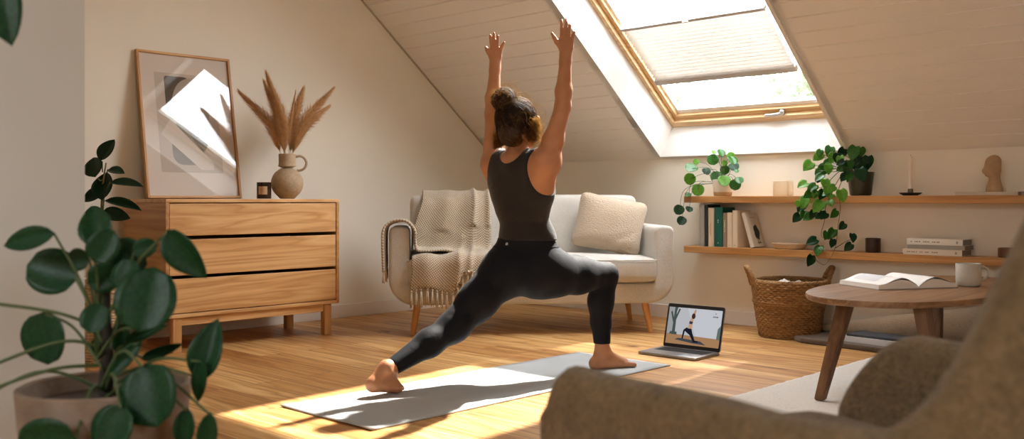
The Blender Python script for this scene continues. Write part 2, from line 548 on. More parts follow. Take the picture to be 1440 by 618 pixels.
t = thing('pleated_blind', 'cream pleated blind stretched between two grey rails across the roof window', 'blind', slope((FX0 + FX1) / 2, BA0, FO))
def bpart(name, b, mat):
    o = obj(name, b, mat, t); o.matrix_parent_inverse = Matrix.Translation(-t.location); return o
bpart('fabric', pleated(), M_blind)
M_rail = plain('grey_rail', '#b9b6b2', .45)
for a0, a1 in ((BA0 - .042, BA0), (BA1, BA1 + .022)):
    bm = BM(); slab(bm, slope, FX0 + .1, FX1 - .1, a0, a1, FO - .004, FO + .03); bmesh.ops.recalc_face_normals(bm, faces=bm.faces)
    o = bpart('rail', bm, M_rail)
bm = BM(); box(bm, slope((FX0 + FX1) / 2 - .02, BA1 + .01, FO - .008), (.045, .02, .014), .004); bpart('grip', bm, M_white)
for x in (FX0 + .112, FX1 - .112):
    bm = BM(); tube(bm, [slope(x, FA0 + .11, FO + .045), slope(x, FA1 - .1, FO + .045)], .0012, 5); bpart('tension_cord', bm, M_rail)

# unseen windows added behind the camera to bring in fill light
def flatframe(name, pts, th, mat):
    pass
w2 = bpy.data.objects.new('fill_window_2', None); COL.objects.link(w2); w2['kind'] = 'structure'
a, b = ring(fslope, GX0, GX1, GA0, GA1, .08, .08, .08, -.0, .08); merge(a, b)
obj('frame', a, M_pine, w2)
bm = BM(); slab(bm, fslope, GX0 + .05, GX1 - .05, GA0 + .05, GA1 - .05, .03, .036); bmesh.ops.recalc_face_normals(bm, faces=bm.faces); obj('pane', bm, M_glass, w2)
w3 = bpy.data.objects.new('fill_window_3', None); COL.objects.link(w3); w3['kind'] = 'structure'
bm = BM()
for z0, z1, y0, y1 in ((WZ0, WZ0 + .07, WY0, WY1), (WZ1 - .07, WZ1, WY0, WY1), (WZ0, WZ1, WY0, WY0 + .07), (WZ0, WZ1, WY1 - .07, WY1), (WZ0, WZ1, (WY0 + WY1) / 2 - .05, (WY0 + WY1) / 2 + .05)):
    bx(bm, (XR + .03, y0, z0), (XR + .10, y1, z1), .004)
obj('frame', bm, M_white, w3)
bm = BM(); bx(bm, (XR + .06, WY0 + .03, WZ0 + .03), (XR + .066, WY1 - .03, WZ1 - .03)); obj('pane', bm, M_glass, w3)

# skirting boards
bm = BM(); bx(bm, (XL, YF, 0), (XL + .016, -.0, .10), .004); struct('baseboard_left', bm, M_base)
bm = BM(); bx(bm, (XL, -.016, 0), (XR, 0, .10), .004); struct('baseboard_back', bm, M_base)

# ------------------------------------------------------------------ outside: a pale tree beyond the roof window
def out_tree(x, y, z, s, seed, nl=2600):
    t = thing('tree', 'pale green leafy tree crown seen hazily through the lower roof window pane', 'tree', (x, y, z))
    rnd = random.Random(seed)
    bm = BM()
    tube(bm, bez([(0, 0, -5.8 - z), (.1, 0, -4), (0, .1, -1), (.2, 0, 1.5 * s)], 6), [.28 - .011 * i for i in range(19)], 10)
    obj('trunk', bm, plain('bark', '#7d7263', .9), t, 60)
    bm = BM()
    for i in range(nl):
        u = Vector((rnd.gauss(0, 1), rnd.gauss(0, 1), rnd.gauss(0, 1))).normalized() * (rnd.random() ** .4)
        lob = 1 + .35 * mnoise.noise(u * 2.2 + Vector((seed, 0, 0)))
        p = Vector((u.x * 3.4, u.y * 3.0, u.z * 2.0)) * s * lob
        q = Euler((rnd.random() * 6, rnd.random() * 6, rnd.random() * 6)).to_matrix()
        l = .2 * s; w = .1 * s
        vs = [bm.verts.new(p + q @ Vector(c)) for c in ((0, 0, 0), (w, l * .5, .02), (0, l, 0), (-w, l * .5, .02))]
        bm.faces.new(vs)
    f = obj('foliage', bm, M_outleaf, t)
    return t
k = NT('pale_tree_leaf'); p = k.n('ShaderNodeBsdfDiffuse', Color=lin('#66705e')); q = k.n('ShaderNodeBsdfTranslucent', Color=lin('#6c7661'))
m = k.n('ShaderNodeMixShader'); k.s(m, 0, .5); k.t.links.new(p.outputs[0], m.inputs[1]); k.t.links.new(q.outputs[0], m.inputs[2]); k.t.links.new(m.outputs[0], k.out.inputs[0]); M_outleaf = k.m
out_tree(-9.4, 12.7, 2.2, .9, 3, 9000)
tt = out_tree(-2.6, 15.6, 2.6, .95, 8, 9000); tt['label'] = 'further pale tree crown at the right end of the lower roof window pane'
tt = out_tree(1.45, 6.2, 8.75, .42, 5, 3400); tt['label'] = 'unseen tree added outside the roof to shade its lower pane'  # out of view, added to keep direct sun off the mat's far end
# ------------------------------------------------------------------ oak chest of drawers by the left wall
DX0, DX1, DY0, DY1 = .20, .76, -3.455, -2.24
t = thing('chest_of_drawers', 'honey oak chest with three wide drawers standing against the cream wall', 'chest of drawers', (.48, -2.85, 0))
L = Matrix.Translation(-Vector((.48, -2.85, 0)))
def P(name, bm, mat, par=None, smooth=None, root=None, mi=None):
    o = obj(name, bm, mat, par or t, smooth)
    return o
z0, z1, th = .205, .90, .022
bm = BM(); bx(bm, (DX0, DY0, z1 - th), (DX1, DY1, z1), .003, L); obj('top_panel', bm, M_oak, t)
for a, b in ((DY0, DY0 + th), (DY1 - th, DY1)):
    bm = BM(); bx(bm, (DX0, a, z0), (DX1, b, z1 - th), .003, L); obj('side_panel', bm, M_oak_side, t)
bm = BM(); bx(bm, (DX0, DY0 + th, z0), (DX1, DY1 - th, z0 + th), .003, L); obj('bottom_panel', bm, M_oak, t)
bm = BM(); bx(bm, (DX0, DY0 + th, z0 + th), (DX0 + .012, DY1 - th, z1 - th), 0, L); obj('back_panel', bm, M_oak, t)
for k, (a, b) in enumerate(((.683, .872), (.452, .661), (.232, .432))):
    bm = BM()
    bx(bm, (DX1 - .026, DY0 + th + .004, a), (DX1 - .004, DY1 - th - .004, b), .0025, L)          # drawer front
    bx(bm, (DX0 + .03, DY0 + th + .01, a + .01), (DX1 - .025, DY1 - th - .01, b - .025), 0, L, mi=1)  # box coloured dark, so the shade of the drawer gaps is painted in
    obj('drawer', bm, (M_oak, M_dark), t)
for y in (DY0 + .05, DY1 - .11):
    for x in (DX0 + .06, DX1 - .055):
        bm = BM(); bx(bm, (x, y, 0), (x + .045, y + .055, z0), .004, L); obj('leg', bm, M_oak_leg, t)
for x in (DX0 + .07, DX1 - .045):
    bm = BM(); bx(bm, (x, DY0 + .106, z0 - .05), (x + .025, DY1 - .112, z0), .003, L); obj('rail', bm, M_oak, t)

# framed print leaning on the wall
pw, ph = .655, .965
tilt = R(10)
t = thing('picture_frame', 'large oak framed abstract print leaning on the wall on the oak chest', 'picture', (.2535, -2.992, .9060), (0, -tilt, 0))
# local: x = out of the picture, y = along, z = up; back of the frame hinges at the bottom
fw, fd = .016, .024
for y0, y1 in ((-pw / 2, -pw / 2 + fw), (pw / 2 - fw, pw / 2)):
    bm = BM(); bx(bm, (-fd, y0, 0), (0, y1, ph), .002); obj('frame_stile', bm, M_oak_leg, t)
for a, b in ((0, fw), (ph - fw, ph)):
    bm = BM(); bx(bm, (-fd, -pw / 2 + fw, a), (0, pw / 2 - fw, b), .002); obj('frame_rail', bm, M_oak, t)
bm = BM(); bx(bm, (-fd + .002, -pw / 2 + fw, fw), (-fd + .006, pw / 2 - fw, ph - fw)); obj('mount_board', bm, plain('mount_board', '#e2d6ca', .8), t)
# abstract shapes printed on the sheet (each a thin paper layer)
def blob(pts, n=6): return [(p.x, p.y) for p in bez(pts + [pts[0]], n)[:-1]]
def rrect(cx, cy, w, h, r, n=6):
    o = []
    for sx, sy, a0 in ((1, 1, 0), (-1, 1, 90), (-1, -1, 180), (1, -1, 270)):
        for k in range(n + 1):
            a = R(a0 + 90 * k / n)
            o.append((cx + sx * (w / 2 - r) + r * math.cos(a), cy + sy * (h / 2 - r) + r * math.sin(a)))
    return o
pr_ = BM(); LM = []
def layer(poly, colr, lv):
    m = plain('print_ink', colr, .8); LM.append(m)
    x = -fd + .0062 + lv * .0003
    f = pr_.faces.new([pr_.verts.new((x, p[0], p[1])) for p in poly]); f.material_index = len(LM) - 1
layer(rrect(.0, .50, .43, .66, .004), '#c9bcae', 0)
layer(rrect(-.0, .66, .28, .30, .03), '#b5a798', 1)
layer(rrect(-.07, .685, .16, .25, .02), '#4a443f', 2)
layer([(.02 + .13 * math.cos(a), .60 + .20 * math.sin(a)) for a in [R(i * 8) for i in range(45)]], '#a79c8f', 3)
layer(rrect(-.02, .36, .22, .28, .07), '#8f877e', 4)
layer([(-.20, .42), (-.13, .52), (.15, .24), (.15, .19), (.06, .19)], '#ddd2c6', 5)
layer([(-.08, .53), (-.055, .55), (.12, .36), (.10, .32), (.07, .32)], '#6d645c', 6)
layer([(.11 + .09 * math.cos(R(i * 10)), .72 + .10 * math.sin(R(i * 10))) for i in range(36)], '#cdc2b5', 7)
o = obj('print', pr_, None, t)
for m in LM: o.data.materials.append(m)
bm = BM(); tube(bm, bez([(-fd + .0092, .0, .60), (-fd + .0092, -.015, .66), (-fd + .0092, .0, .715), (-fd + .0092, .035, .72), (-fd + .0092, .055, .70)], 6), .0016, 5); obj('print_line', bm, M_black, t)
bm = BM(); bx(bm, (-.0105, -pw / 2 + fw, fw), (-.0075, pw / 2 - fw, ph - fw)); obj('glazing', bm, M_glass, t)

# small candle jar
def jar_candle(name, label, loc, r, h, mat, wax='#d8cbb4'):
    t = thing(name, label, 'candle', loc)
    bm = BM(); lathe(bm, [(0, 0), (r * .95, 0), (r, .004), (r, h), (r - .004, h), (r - .004, h * .72), (0, h * .72)], 32); obj('jar', bm, mat, t, 40)
    bm = BM(); lathe(bm, [(0, h * .66), (r - .005, h * .66), (r - .005, h * .722), (0, h * .725)], 24); obj('wax', bm, plain('wax', wax, .5), t, 40)
    bm = BM(); tube(bm, [(0, 0, h * .72), (.001, 0, h * .84)], .001, 5); obj('wick', bm, M_black, t)
    return t
M_amber = plain('amber_glass', '#2b170d', .12)
t = jar_candle('candle_jar', 'small dark brown candle jar with tan label beside the picture', (.47, -2.632, .9015), .047, .108, M_amber)
bm = BM()
V = []
for i in range(9):
    a = R(-78 + i * 9)
    for z in (.028, .080): V.append(bm.verts.new((.0475 * math.cos(a), .0475 * math.sin(a), z)))
grid_faces(bm, V, 9, 2)
o = obj('paper_label', bm, plain('kraft_label', '#c7a27c', .8), t, 180); o['label'] = 'tan paper label'
bm = BM()
for k, (z, w) in enumerate(((.064, 5), (.056, 3), (.048, 4))):
    for i in range(w):
        a = R(-42 - w * 3 + i * 6)
        box(bm, (.0478 * math.cos(a), .0478 * math.sin(a), z), (.001, .003, .002), 0, None)
obj('label_print', bm, M_dark, o)

# round jug with a loop handle
k = NT('speckled_clay'); v = k.co(); n1 = k.noise(v, 60, 4); n2 = k.noise(v, 320, 2)
k.bsdf(k.ramp(n1, [(.3, lin('#a58f72')), (.7, lin('#bba586'))]), .7, k.bump(n2, .25, .003)); M_clay = k.m
VB = Vector((.46, -2.448, .9015))
t = thing('jug_vase', 'round beige clay jug with loop handle holding dried pampas grass', 'vase', VB)
bm = BM()
pr = [(0, 0), (.046, 0), (.051, .004)]
for i in range(1, 14):
    a = R(-62 + i * 10.4); pr.append((.107 * math.cos(a), .104 + .107 * math.sin(a)))
pr += [(.060, .218), (.057, .228), (.056, .25), (.057, .298), (.056, .301), (.051, .300), (.050, .25), (.05, .215)]
lathe(bm, pr, 48); obj('body', bm, M_clay, t, 60)
bm = BM(); tube(bm, bez([(.03, .048, .283), (.045, .075, .288), (.055, .10, .272), (.06, .112, .24), (.052, .10, .205), (.03, .075, .19), (.02, .06, .194)], 6), .0085, 10); obj('handle', bm, M_clay, t, 180)

# pampas stems
PAMPAS = [(-0.29, 0.384, -0.038, 0.02), (-0.196, 0.438, -0.03, 0.02), (-0.115, 0.511, -0.011, 0.02), (-0.158, 0.40, -0.022, 0.02), (0.062, 0.412, 0.012, 0.02), (0.164, 0.439, 0.03, 0.02), (0.31, 0.441, 0.036, 0.02), (0.334, 0.334, 0.038, 0.015)]
PLAB = ['pampas plume leaning furthest left over the picture', 'pampas plume second from the left, tip just above its left neighbour', 'tallest pampas plume, upright on the left side of the jug', 'short pampas plume tucked behind the tallest plume on the left',
        'thin dark pampas plume standing straight up alone in the middle', 'pampas plume on the right nearest the middle one', 'longest pampas plume leaning up to the right', 'lowest pampas plume drooping furthest right']
k = NT('pampas'); v = k.co(); n1 = k.noise(v, 40, 2)
p = k.n('ShaderNodeBsdfDiffuse', Color=k.ramp(n1, [(.3, lin('#c09460')), (.7, lin('#dfbc90'))])); q = k.n('ShaderNodeBsdfTranslucent', Color=lin('#e6c79c'))
m = k.n('ShaderNodeMixShader'); k.s(m, 0, .35); k.t.links.new(p.outputs[0], m.inputs[1]); k.t.links.new(q.outputs[0], m.inputs[2]); k.t.links.new(m.outputs[0], k.out.inputs[0]); M_pampas = k.m
M_straw = plain('straw_stem', '#c7a878', .8)
for i, (ty, tz, by, bz) in enumerate(PAMPAS):
    rn = random.Random(40 + i)
    xo = (-.03, .02, -.02, .03, .0, -.025, .02, -.01)[i]
    t = thing('pampas_grass', PLAB[i], 'dried grass', VB + Vector((xo * .5, by * .6, .235)), group=None)
    end = Vector((xo * 2.2, ty - by * .6, tz + .065)); mid = Vector((xo * .7, (by - by * .6) * .5 + (ty - by) * .33, .06 + (tz) * .45))
    mid.z += .03
    path = bez([(0, 0, 0), tuple(Vector((0, by * .4, .06))), tuple(mid), tuple(end)], 10)
    bm = BM(); tube(bm, path, [.0024 - .0018 * j / len(path) for j in range(len(path))], 6); obj('stem', bm, M_straw, t, 180)
    bm = BM()
    dark = (i == 4)
    s0 = .36 if not dark else .45
    nst = 1500 if not dark else 600
    Lp = len(path) - 1
    for j in range(nst):
        u = s0 + (1 - s0) * (rn.random() ** .9)
        fi = u * Lp; i0 = min(int(fi), Lp - 1)
        p0 = path[i0].lerp(path[i0 + 1], fi - i0)
        T = (path[i0 + 1] - path[i0]).normalized()
        q = (u - s0) / (1 - s0)
        wid = (math.sin(PI * min(1, q ** .62)) * .85 + .15) * (.058 if not dark else .015)
        d = Vector((rn.gauss(0, 1), rn.gauss(0, 1), rn.gauss(0, 1))); d = (d - T * d.dot(T)).normalized()
        ln = (.05 + .075 * rn.random()) * (1 if not dark else .6) * (1.1 - .5 * q)
        pts = [p0, p0 + T * ln * .5 + d * wid * .6, p0 + T * ln + d * wid * (.5 + .9 * rn.random()) + Vector((0, 0, -.006))]
        n2 = T.cross(d).normalized() * .0014
        vs = [bm.verts.new(pts[0]), bm.verts.new(pts[1] + n2), bm.verts.new(pts[2]), bm.verts.new(pts[1] - n2)]
        bm.faces.new(vs)
    o = obj('plume', bm, M_pampas, t)
# one bent dry leaf
bm = BM(); tube(bm, bez([(0, -.02, 0), (.01, -.035, .1), (.02, -.07, .15), (.03, -.11, .165), (.04, -.14, .15)], 6), [.0025] * 12 + [.002, .0018, .0016, .0014, .0012, .001, .0008, .0006, .0005, .0004, .0004, .0003, .0003], 5)
setp(obj('dry_grass_blade', bm, M_straw, None, 180, loc=VB + Vector((0, 0, .235))), 'thin bent dry grass blade curling left out of the beige jug', 'dried grass')

# ------------------------------------------------------------------ sofa set across the corner
SA = R(48.6)
SO = Vector((1.748, -1.397, 0))
sofa = thing('sofa', 'light grey two-seat sofa with rounded arms and splayed oak legs', 'sofa', SO, SA)
W, DEP = .95, .80
# frame: U-shaped body extruded along depth
def uprof():
    o = []
    aw = .135; r = .17; ra = .045; zt = .72; zb = .20; zi = .335
    def arc(cx, cz, rr, a0, a1, n=8):
        return [(cx + rr * math.cos(R(a0 + (a1 - a0) * k / n)), cz + rr * math.sin(R(a0 + (a1 - a0) * k / n))) for k in range(n + 1)]
    o += arc(W - r, zb + r, r, -90, 0)
    o += arc(W - ra, zt - ra, ra, 0, 90, 6)
    o += arc(W - aw + ra, zt - ra, ra, 90, 180, 6)
    o += [(W - aw, zi)]
    o += [(-W + aw, zi)]
    o += arc(-W + aw - ra, zt - ra, ra, 0, 90, 6)
    o += arc(-W + ra, zt - ra, ra, 90, 180, 6)
    o += arc(-W + r, zb + r, r, 180, 270)
    return o
bm = BM()
M = Matrix(((1, 0, 0, 0), (0, 0, -1, DEP - .02), (0, 1, 0, 0), (0, 0, 0, 1)))  # (x,y,z)->(x, depth - z, y)
prism(bm, uprof(), 0, DEP - .04, .022, M, 3)
obj('body', bm, M_sofa, sofa, 50)
bm = BM()
cushion(bm, (1.655, .20, .60), .06, (0, .02, .005), 16, TM((0, DEP - .13, .625), (R(-9), 0, 0)))
obj('backrest', bm, M_sofa, sofa, 180)
bm = BM()
cushion(bm, (1.662, .66, .165), .05, (0, .01, .02), 18, TM((0, .31, .425)))
o = obj('seat_cushion', bm, M_sofa, sofa, 180)
bm = BM()
ol = []
for (dx, dy) in ((1, 1), (-1, 1), (-1, -1), (1, -1)):
    for a in range(0, 91, 15):
        aa = R(a + {(1, 1): 0, (-1, 1): 90, (-1, -1): 180, (1, -1): 270}[(dx, dy)])
        ol.append((dx * (.832 - .05) + .047 * math.cos(aa), .31 + dy * (.33 - .05) + .049 * math.sin(aa), .492))
tube(bm, ol, .004, 6, closed=True); obj('piping', bm, M_sofa, o, 180)
for x in (-.79, .79):
    for y, dy in ((.09, -.03), (.70, .03)):
        bm = BM(); tube(bm, [(x * .965, y, .205), (x * 1.01, y + dy, 0)], [.026, .016], 20); obj('leg', bm, M_lightleg, sofa, 60)
# throw cushion
k = NT('nubbly_weave'); v = k.co()
vo = k.n('ShaderNodeTexVoronoi', Scale=95.); k.t.links.new(v, vo.inputs[0]); n2 = k.noise(v, 220, 3)
h = k.math('ADD', k.math('MULTIPLY', vo.outputs[0], -1.), k.math('MULTIPLY', n2, .3))
k.bsdf(k.ramp(h, [(.0, lin('#b8a68f')), (.35, lin('#cdbca6'))]), .95, k.bump(h, .55, .006), Sheen_Weight=.3); M_nub = k.m
k.t.nodes['Color Ramp'].color_ramp.elements[0].position = 0.
bm = BM()
def pil(p, a, b, c):
    e = 1 - .10 * (1 - a * a) - 0
    x = p.x * (1 - .07 * (1 - b * b) * abs(a)); y = p.y * (1 - .07 * (1 - a * a) * abs(b))
    z = p.z * (.18 + .82 * (max(0., 1 - a ** 4) * max(0., 1 - b ** 4)) ** .6)
    z += .006 * mnoise.noise(Vector((p.x * 9, p.y * 9, c * 3))) * (1 - a * a)
    # soft creases towards the lower right corner
    z += .010 * math.sin((p.x * .9 - p.y * 1.3) * 46) * math.exp(-((p.x - .10) ** 2 + (p.y + .14) ** 2) / .006)
    return Vector((x, y, z))
cushion(bm, (.50, .42, .16), .07, (0, 0, .02), 22, None, pil)
MP = TM((.578, .395, .722), (R(70), R(0), R(-8)))
MP = MP @ Matrix.Rotation(R(-12), 4, 'Z')
setp(obj('throw_cushion', bm, M_nub, None, 180), 'beige nubbly throw cushion leaning in the right corner of the grey sofa', 'cushion').matrix_world = Matrix.Translation(SO) @ Matrix.Rotation(SA, 4, 'Z') @ MP

# knitted blanket over the back, the seat and the left arm
bl = thing('knit_blanket', 'beige chunky knit blanket with fringe draped over the left half of the sofa', 'blanket', SO + Vector((math.cos(SA) * -.55, math.sin(SA) * -.55, .5)) + Vector((-math.sin(SA), math.cos(SA), 0)) * .3, SA)
BLO = Vector((-.55, .3, .5))
def resample(pts, n):
    P = bez(pts, 10); d = [0]
    for i in range(1, len(P)): d.append(d[-1] + (P[i] - P[i - 1]).length)
    out = []; j = 0
    for k in range(n):
        s = d[-1] * k / (n - 1)
        while j < len(P) - 2 and d[j + 1] < s: j += 1
        f = (s - d[j]) / max(1e-9, d[j + 1] - d[j]); out.append(P[j].lerp(P[j + 1], min(1, max(0, f))))
    return out, d[-1]
bm = BM(); uvl = None
UVS = {}
hemA = []
NU, NS = 54, 90
V = []
for i in range(NU):
    f = i / (NU - 1)
    u = -.80 + .55 * f
    dr = .19 + .0 * f
    hem = .30 + .125 * sm(f, .52, .66) + .015 * math.sin(f * 9)   # hem height above the floor
    e = .014
    u_top = u + .06 * (1 - f)
    pts = [(u_top, DEP + .045, .70), (u_top, DEP + .045, .86), (u_top, DEP + .0, .945), (u_top, DEP - .12, .95), (u_top + .0, DEP - .222, .87), (u, DEP - .262, .68), (u, DEP - .285, .56), (u, DEP - .36, .538), (u, .30, .54), (u, .08, .534), (u, .0, .527), (u, -.040, .485), (u, -.052, .42), (u - .01, -.056, min(.40, hem + .05)), (u - .012, -.052, hem)]
    pp, Ltot = resample(pts, NS)
    for j, p in enumerate(pp):
        s = j / (NS - 1)
        # long soft folds, stronger over the seat
        fold = .010 * math.sin(f * 17 + 1.5 * math.sin(s * 5)) * (1 if s > .3 else .5) + .008 * mnoise.noise(Vector((f * 5, s * 8, 1.3)))
        ridge = .022 * math.exp(-((f - .72 - .05 * math.sin(s * 4)) / .03) ** 2) + .022 * math.exp(-((f - .97) / .03) ** 2) + (.02 * math.exp(-((f - .56 - .25 * max(0, .8 - s)) / .04) ** 2) if s > .5 else 0)
        amt = fold + ridge + .006
        # push outwards: up on flat parts, forwards on upright parts
        nrm = Vector((0, -.75, .65)) if s > .12 else Vector((0, .3, .9))
        if .46 < s < .74: nrm = Vector((0, -.1, 1))
        p = p + nrm * amt
        vv = bm.verts.new(p - BLO); V.append(vv); UVS[vv] = (u * 34, s * Ltot * 34)
    hemA.append(pp[-1] + Vector((0, -.008, 0)))
grid_faces(bm, V, NU, NS)
# strip over the arm
NU2, NS2 = 44, 60
V = []; hemB = []
for i in range(NU2):
    f = i / (NU2 - 1)
    y = -.012 + .36 * f
    e = .010 + .010 * (1 + math.sin(f * 17)) * .5 + .008 * math.exp(-((f - .03) / .05) ** 2)
    tuck = .16 * f
    pts = [(-.50 - .05 * f, y + .12 + tuck, .532), (-.58, y + .10 + tuck, .546 + e * .25), (-.70, y + .05 + tuck * .8, .548 + e * .25), (-.772, y + .03 + tuck * .4, .560 + e * .3), (-W + .135 + .014 + e * .7, y + .015, .625), (-W + .135 + .006 + e, y, .69), (-W + .11, y, .728 + e), (-W + .03, y, .728 + e), (-W - .004 - e, y, .70), (-W - .010 - e, y - .005, .60), (-W - .008 - e, y - .01, .50), (-W - .006 - e, y - .01, .425 + .03 * f)]
    pp, Ltot = resample(pts, NS2)
    for j, p in enumerate(pp):
        s = j / (NS2 - 1)
        p = p + Vector((0, .012 * math.sin(s * 14 + f * 3), .010 * mnoise.noise(Vector((f * 4, s * 5, 7)))))
        vv = bm.verts.new(p - BLO); V.append(vv); UVS[vv] = (y * 34, s * Ltot * 34)
    hemB.append(pp[-1])
grid_faces(bm, V, NU2, NS2)
bm.normal_update()
ul = bm.loops.layers.uv.new('UVMap')
for fa in bm.faces:
    for lp in fa.loops: lp[ul].uv = UVS[lp.vert]
o = obj('knit', bm, M_knit, bl, 180)
md = o.modifiers.new('thick', 'SOLIDIFY'); md.thickness = .012; md.offset = 1
def tassel(p, ln, sd):
    rn = random.Random(sd)
    bm = BM()
    box(bm, (0, 0, -.004), (.013, .013, .016), .005)
    for k in range(6):
        a = k * PI / 3; r0 = .004
        x, y = r0 * math.cos(a), r0 * math.sin(a)
        tube(bm, [(x * .6, y * .6, -.008), (x * 1.5 + rn.gauss(0, .001), y * 1.5, -ln * .5), (x * 1.9 + rn.gauss(0, .003), y * 1.9 + rn.gauss(0, .002), -ln * (1 - .12 * rn.random()))], [.0028, .0032, .0018], 5)
    return obj('tassel', bm, M_yarn, bl, 180, loc=p - BLO)
for k in range(17):
    p = hemA[int((k + .5) / 17 * NU)]
    tassel(p, .105 + .02 * random.random(), k)
for k in range(7):
    p = hemB[int((k + .5) / 7 * NU2)]
    tassel(p + Vector((-.004, 0, 0)), .085, 50 + k)
# ------------------------------------------------------------------ measured foliage layouts (metres)
PILEA = [(-0.075, 0.314, 0.033), (0.002, 0.307, 0.057), (-0.073, 0.26, 0.074), (-0.174, 0.246, 0.041), (-0.217, 0.203, 0.083), (-0.141, 0.179, 0.058), (-0.246, 0.123, 0.08), (-0.054, 0.137, 0.085), (0.008, 0.185, 0.062), (0.049, 0.284, 0.052), (0.117, 0.251, 0.072), (0.074, 0.207, 0.068), (0.062, 0.107, 0.081), (0.129, 0.078, 0.072), (0.174, 0.109, 0.056), (-0.145, 0.043, 0.079), (-0.228, 0.01, 0.042), (-0.295, -0.099, 0.07), (-0.272, -0.177, 0.064), (-0.209, -0.093, 0.05), (0.162, 0.173, 0.029), (0.006, 0.233, 0.041)]
POTHOS = [(-0.18, 0.29, 0.075), (-0.291, 0.195, 0.083), (-0.299, 0.074, 0.076), (-0.243, 0.164, 0.083), (-0.156, 0.244, 0.074), (-0.099, 0.272, 0.074), (-0.056, 0.189, 0.066), (0.02, 0.268, 0.11), (0.065, 0.208, 0.087), (0.102, 0.128, 0.116), (0.035, 0.173, 0.066), (-0.025, 0.115, 0.059), (-0.18, 0.118, 0.067), (-0.125, 0.072, 0.074), (-0.033, -0.002, 0.081), (-0.227, 0.051, 0.068), (-0.259, -0.039, 0.075), (-0.316, -0.077, 0.068), (-0.34, -0.146, 0.068), (-0.264, -0.137, 0.068), (-0.196, -0.069, 0.09), (-0.156, -0.128, 0.06), (-0.109, 0.028, 0.074), (-0.164, 0.006, 0.067), (-0.243, 0.006, 0.06), (-0.102, -0.046, 0.059), (-0.133, 0.169, 0.067), (-0.211, 0.216, 0.06), (-0.079, 0.227, 0.059), (-0.033, -0.193, 0.059), (0.038, -0.265, 0.058), (-0.102, -0.246, 0.074), (-0.094, -0.305, 0.056), (-0.24, -0.295, 0.075), (-0.196, -0.353, 0.072), (-0.251, -0.423, 0.075), (0.008, -0.324, 0.061), (-0.141, -0.255, 0.059), (-0.308, -0.054, 0.045)]
VINES = [[(-0.102, 0.05), (-0.156, -0.069), (-0.164, -0.158), (-0.188, -0.256), (-0.141, -0.28)], [(-0.071, 0.035), (-0.059, -0.068), (-0.075, -0.201), (-0.094, -0.335), (-0.156, -0.438), (-0.203, -0.431), (-0.243, -0.4)], [(-0.094, -0.335), (-0.048, -0.307), (-0.01, -0.285), (0.035, -0.272)], [(-0.164, 0.065), (-0.243, 0.036), (-0.283, -0.024), (-0.324, -0.115)], [(-0.133, 0.154), (-0.227, 0.171), (-0.291, 0.188)], [(-0.01, 0.152), (0.05, 0.209), (0.102, 0.15)]]
NEAR = [(-0.147, 0.81, 0.127, 0.052, -10), (-0.132, 0.732, 0.117, 0.101, 15), (-0.137, 0.581, 0.111, 0.117, 0), (0.215, 0.779, 0.072, 0.127, -38), (0.14, 0.683, 0.121, 0.137, 10), (0.163, 0.483, 0.121, 0.13, -15), (0.101, 0.419, 0.09, 0.101, 20), (0.259, 0.566, 0.072, 0.13, 14), (0.248, 0.501, 0.033, 0.09, 4), (0.236, 0.408, 0.044, 0.09, 5), (0.29, 0.398, 0.042, 0.101, 8), (-0.031, 0.395, 0.13, 0.098, -5), (-0.248, 0.411, 0.042, 0.091, 0), (-0.016, 0.838, 0.075, 0.108, -25), (0.049, 0.766, 0.091, 0.085, 20), (-0.065, 0.761, 0.052, 0.049, 0), (0.103, 0.789, 0.052, 0.042, -20), (-0.042, 0.551, 0.052, 0.042, 10), (0.02, 0.794, 0.065, 0.078, 30), (0.003, 0.721, 0.072, 0.065, -20), (0.077, 0.729, 0.065, 0.072, 10), (0.093, 0.59, 0.098, 0.029, -30), (0.068, 0.541, 0.101, 0.033, -50), (0.036, 0.574, 0.033, 0.098, 10), (0.02, 0.639, 0.059, 0.065, 15), (0.109, 0.541, 0.095, 0.026, -20)]
RUB = [(0.049, 1.171, 0.094, 0.141, -20), (-0.02, 1.077, 0.118, 0.133, 20), (0.012, 0.975, 0.126, 0.173, 5), (0.059, 1.057, 0.094, 0.039, -10), (0.157, 0.986, 0.181, 0.047, -3), (0.126, 0.873, 0.228, 0.063, -28), (0.094, 0.814, 0.165, 0.079, -15), (-0.031, 0.821, 0.118, 0.063, 10), (-0.063, 0.92, 0.133, 0.063, 30), (0.008, 0.704, 0.118, 0.071, -20), (-0.043, 0.704, 0.118, 0.157, 0)]

# ------------------------------------------------------------------ two long floating shelves on the knee wall
SX0, SX1 = 2.125, 5.6
def shelf(name, label, z, th=.047, d=.21):
    bm = BM(); bx(bm, (SX0, -d, z - th), (SX1, -.0005, z), .004)
    setp(obj(name, bm, M_shelf), label, 'shelf')
ZU, ZD = .92, .562
shelf('wall_shelf', 'upper long oak shelf on the white knee wall carrying plants and candles', ZU)
shelf('wall_shelf', 'lower long oak shelf on the white knee wall carrying books', ZD)

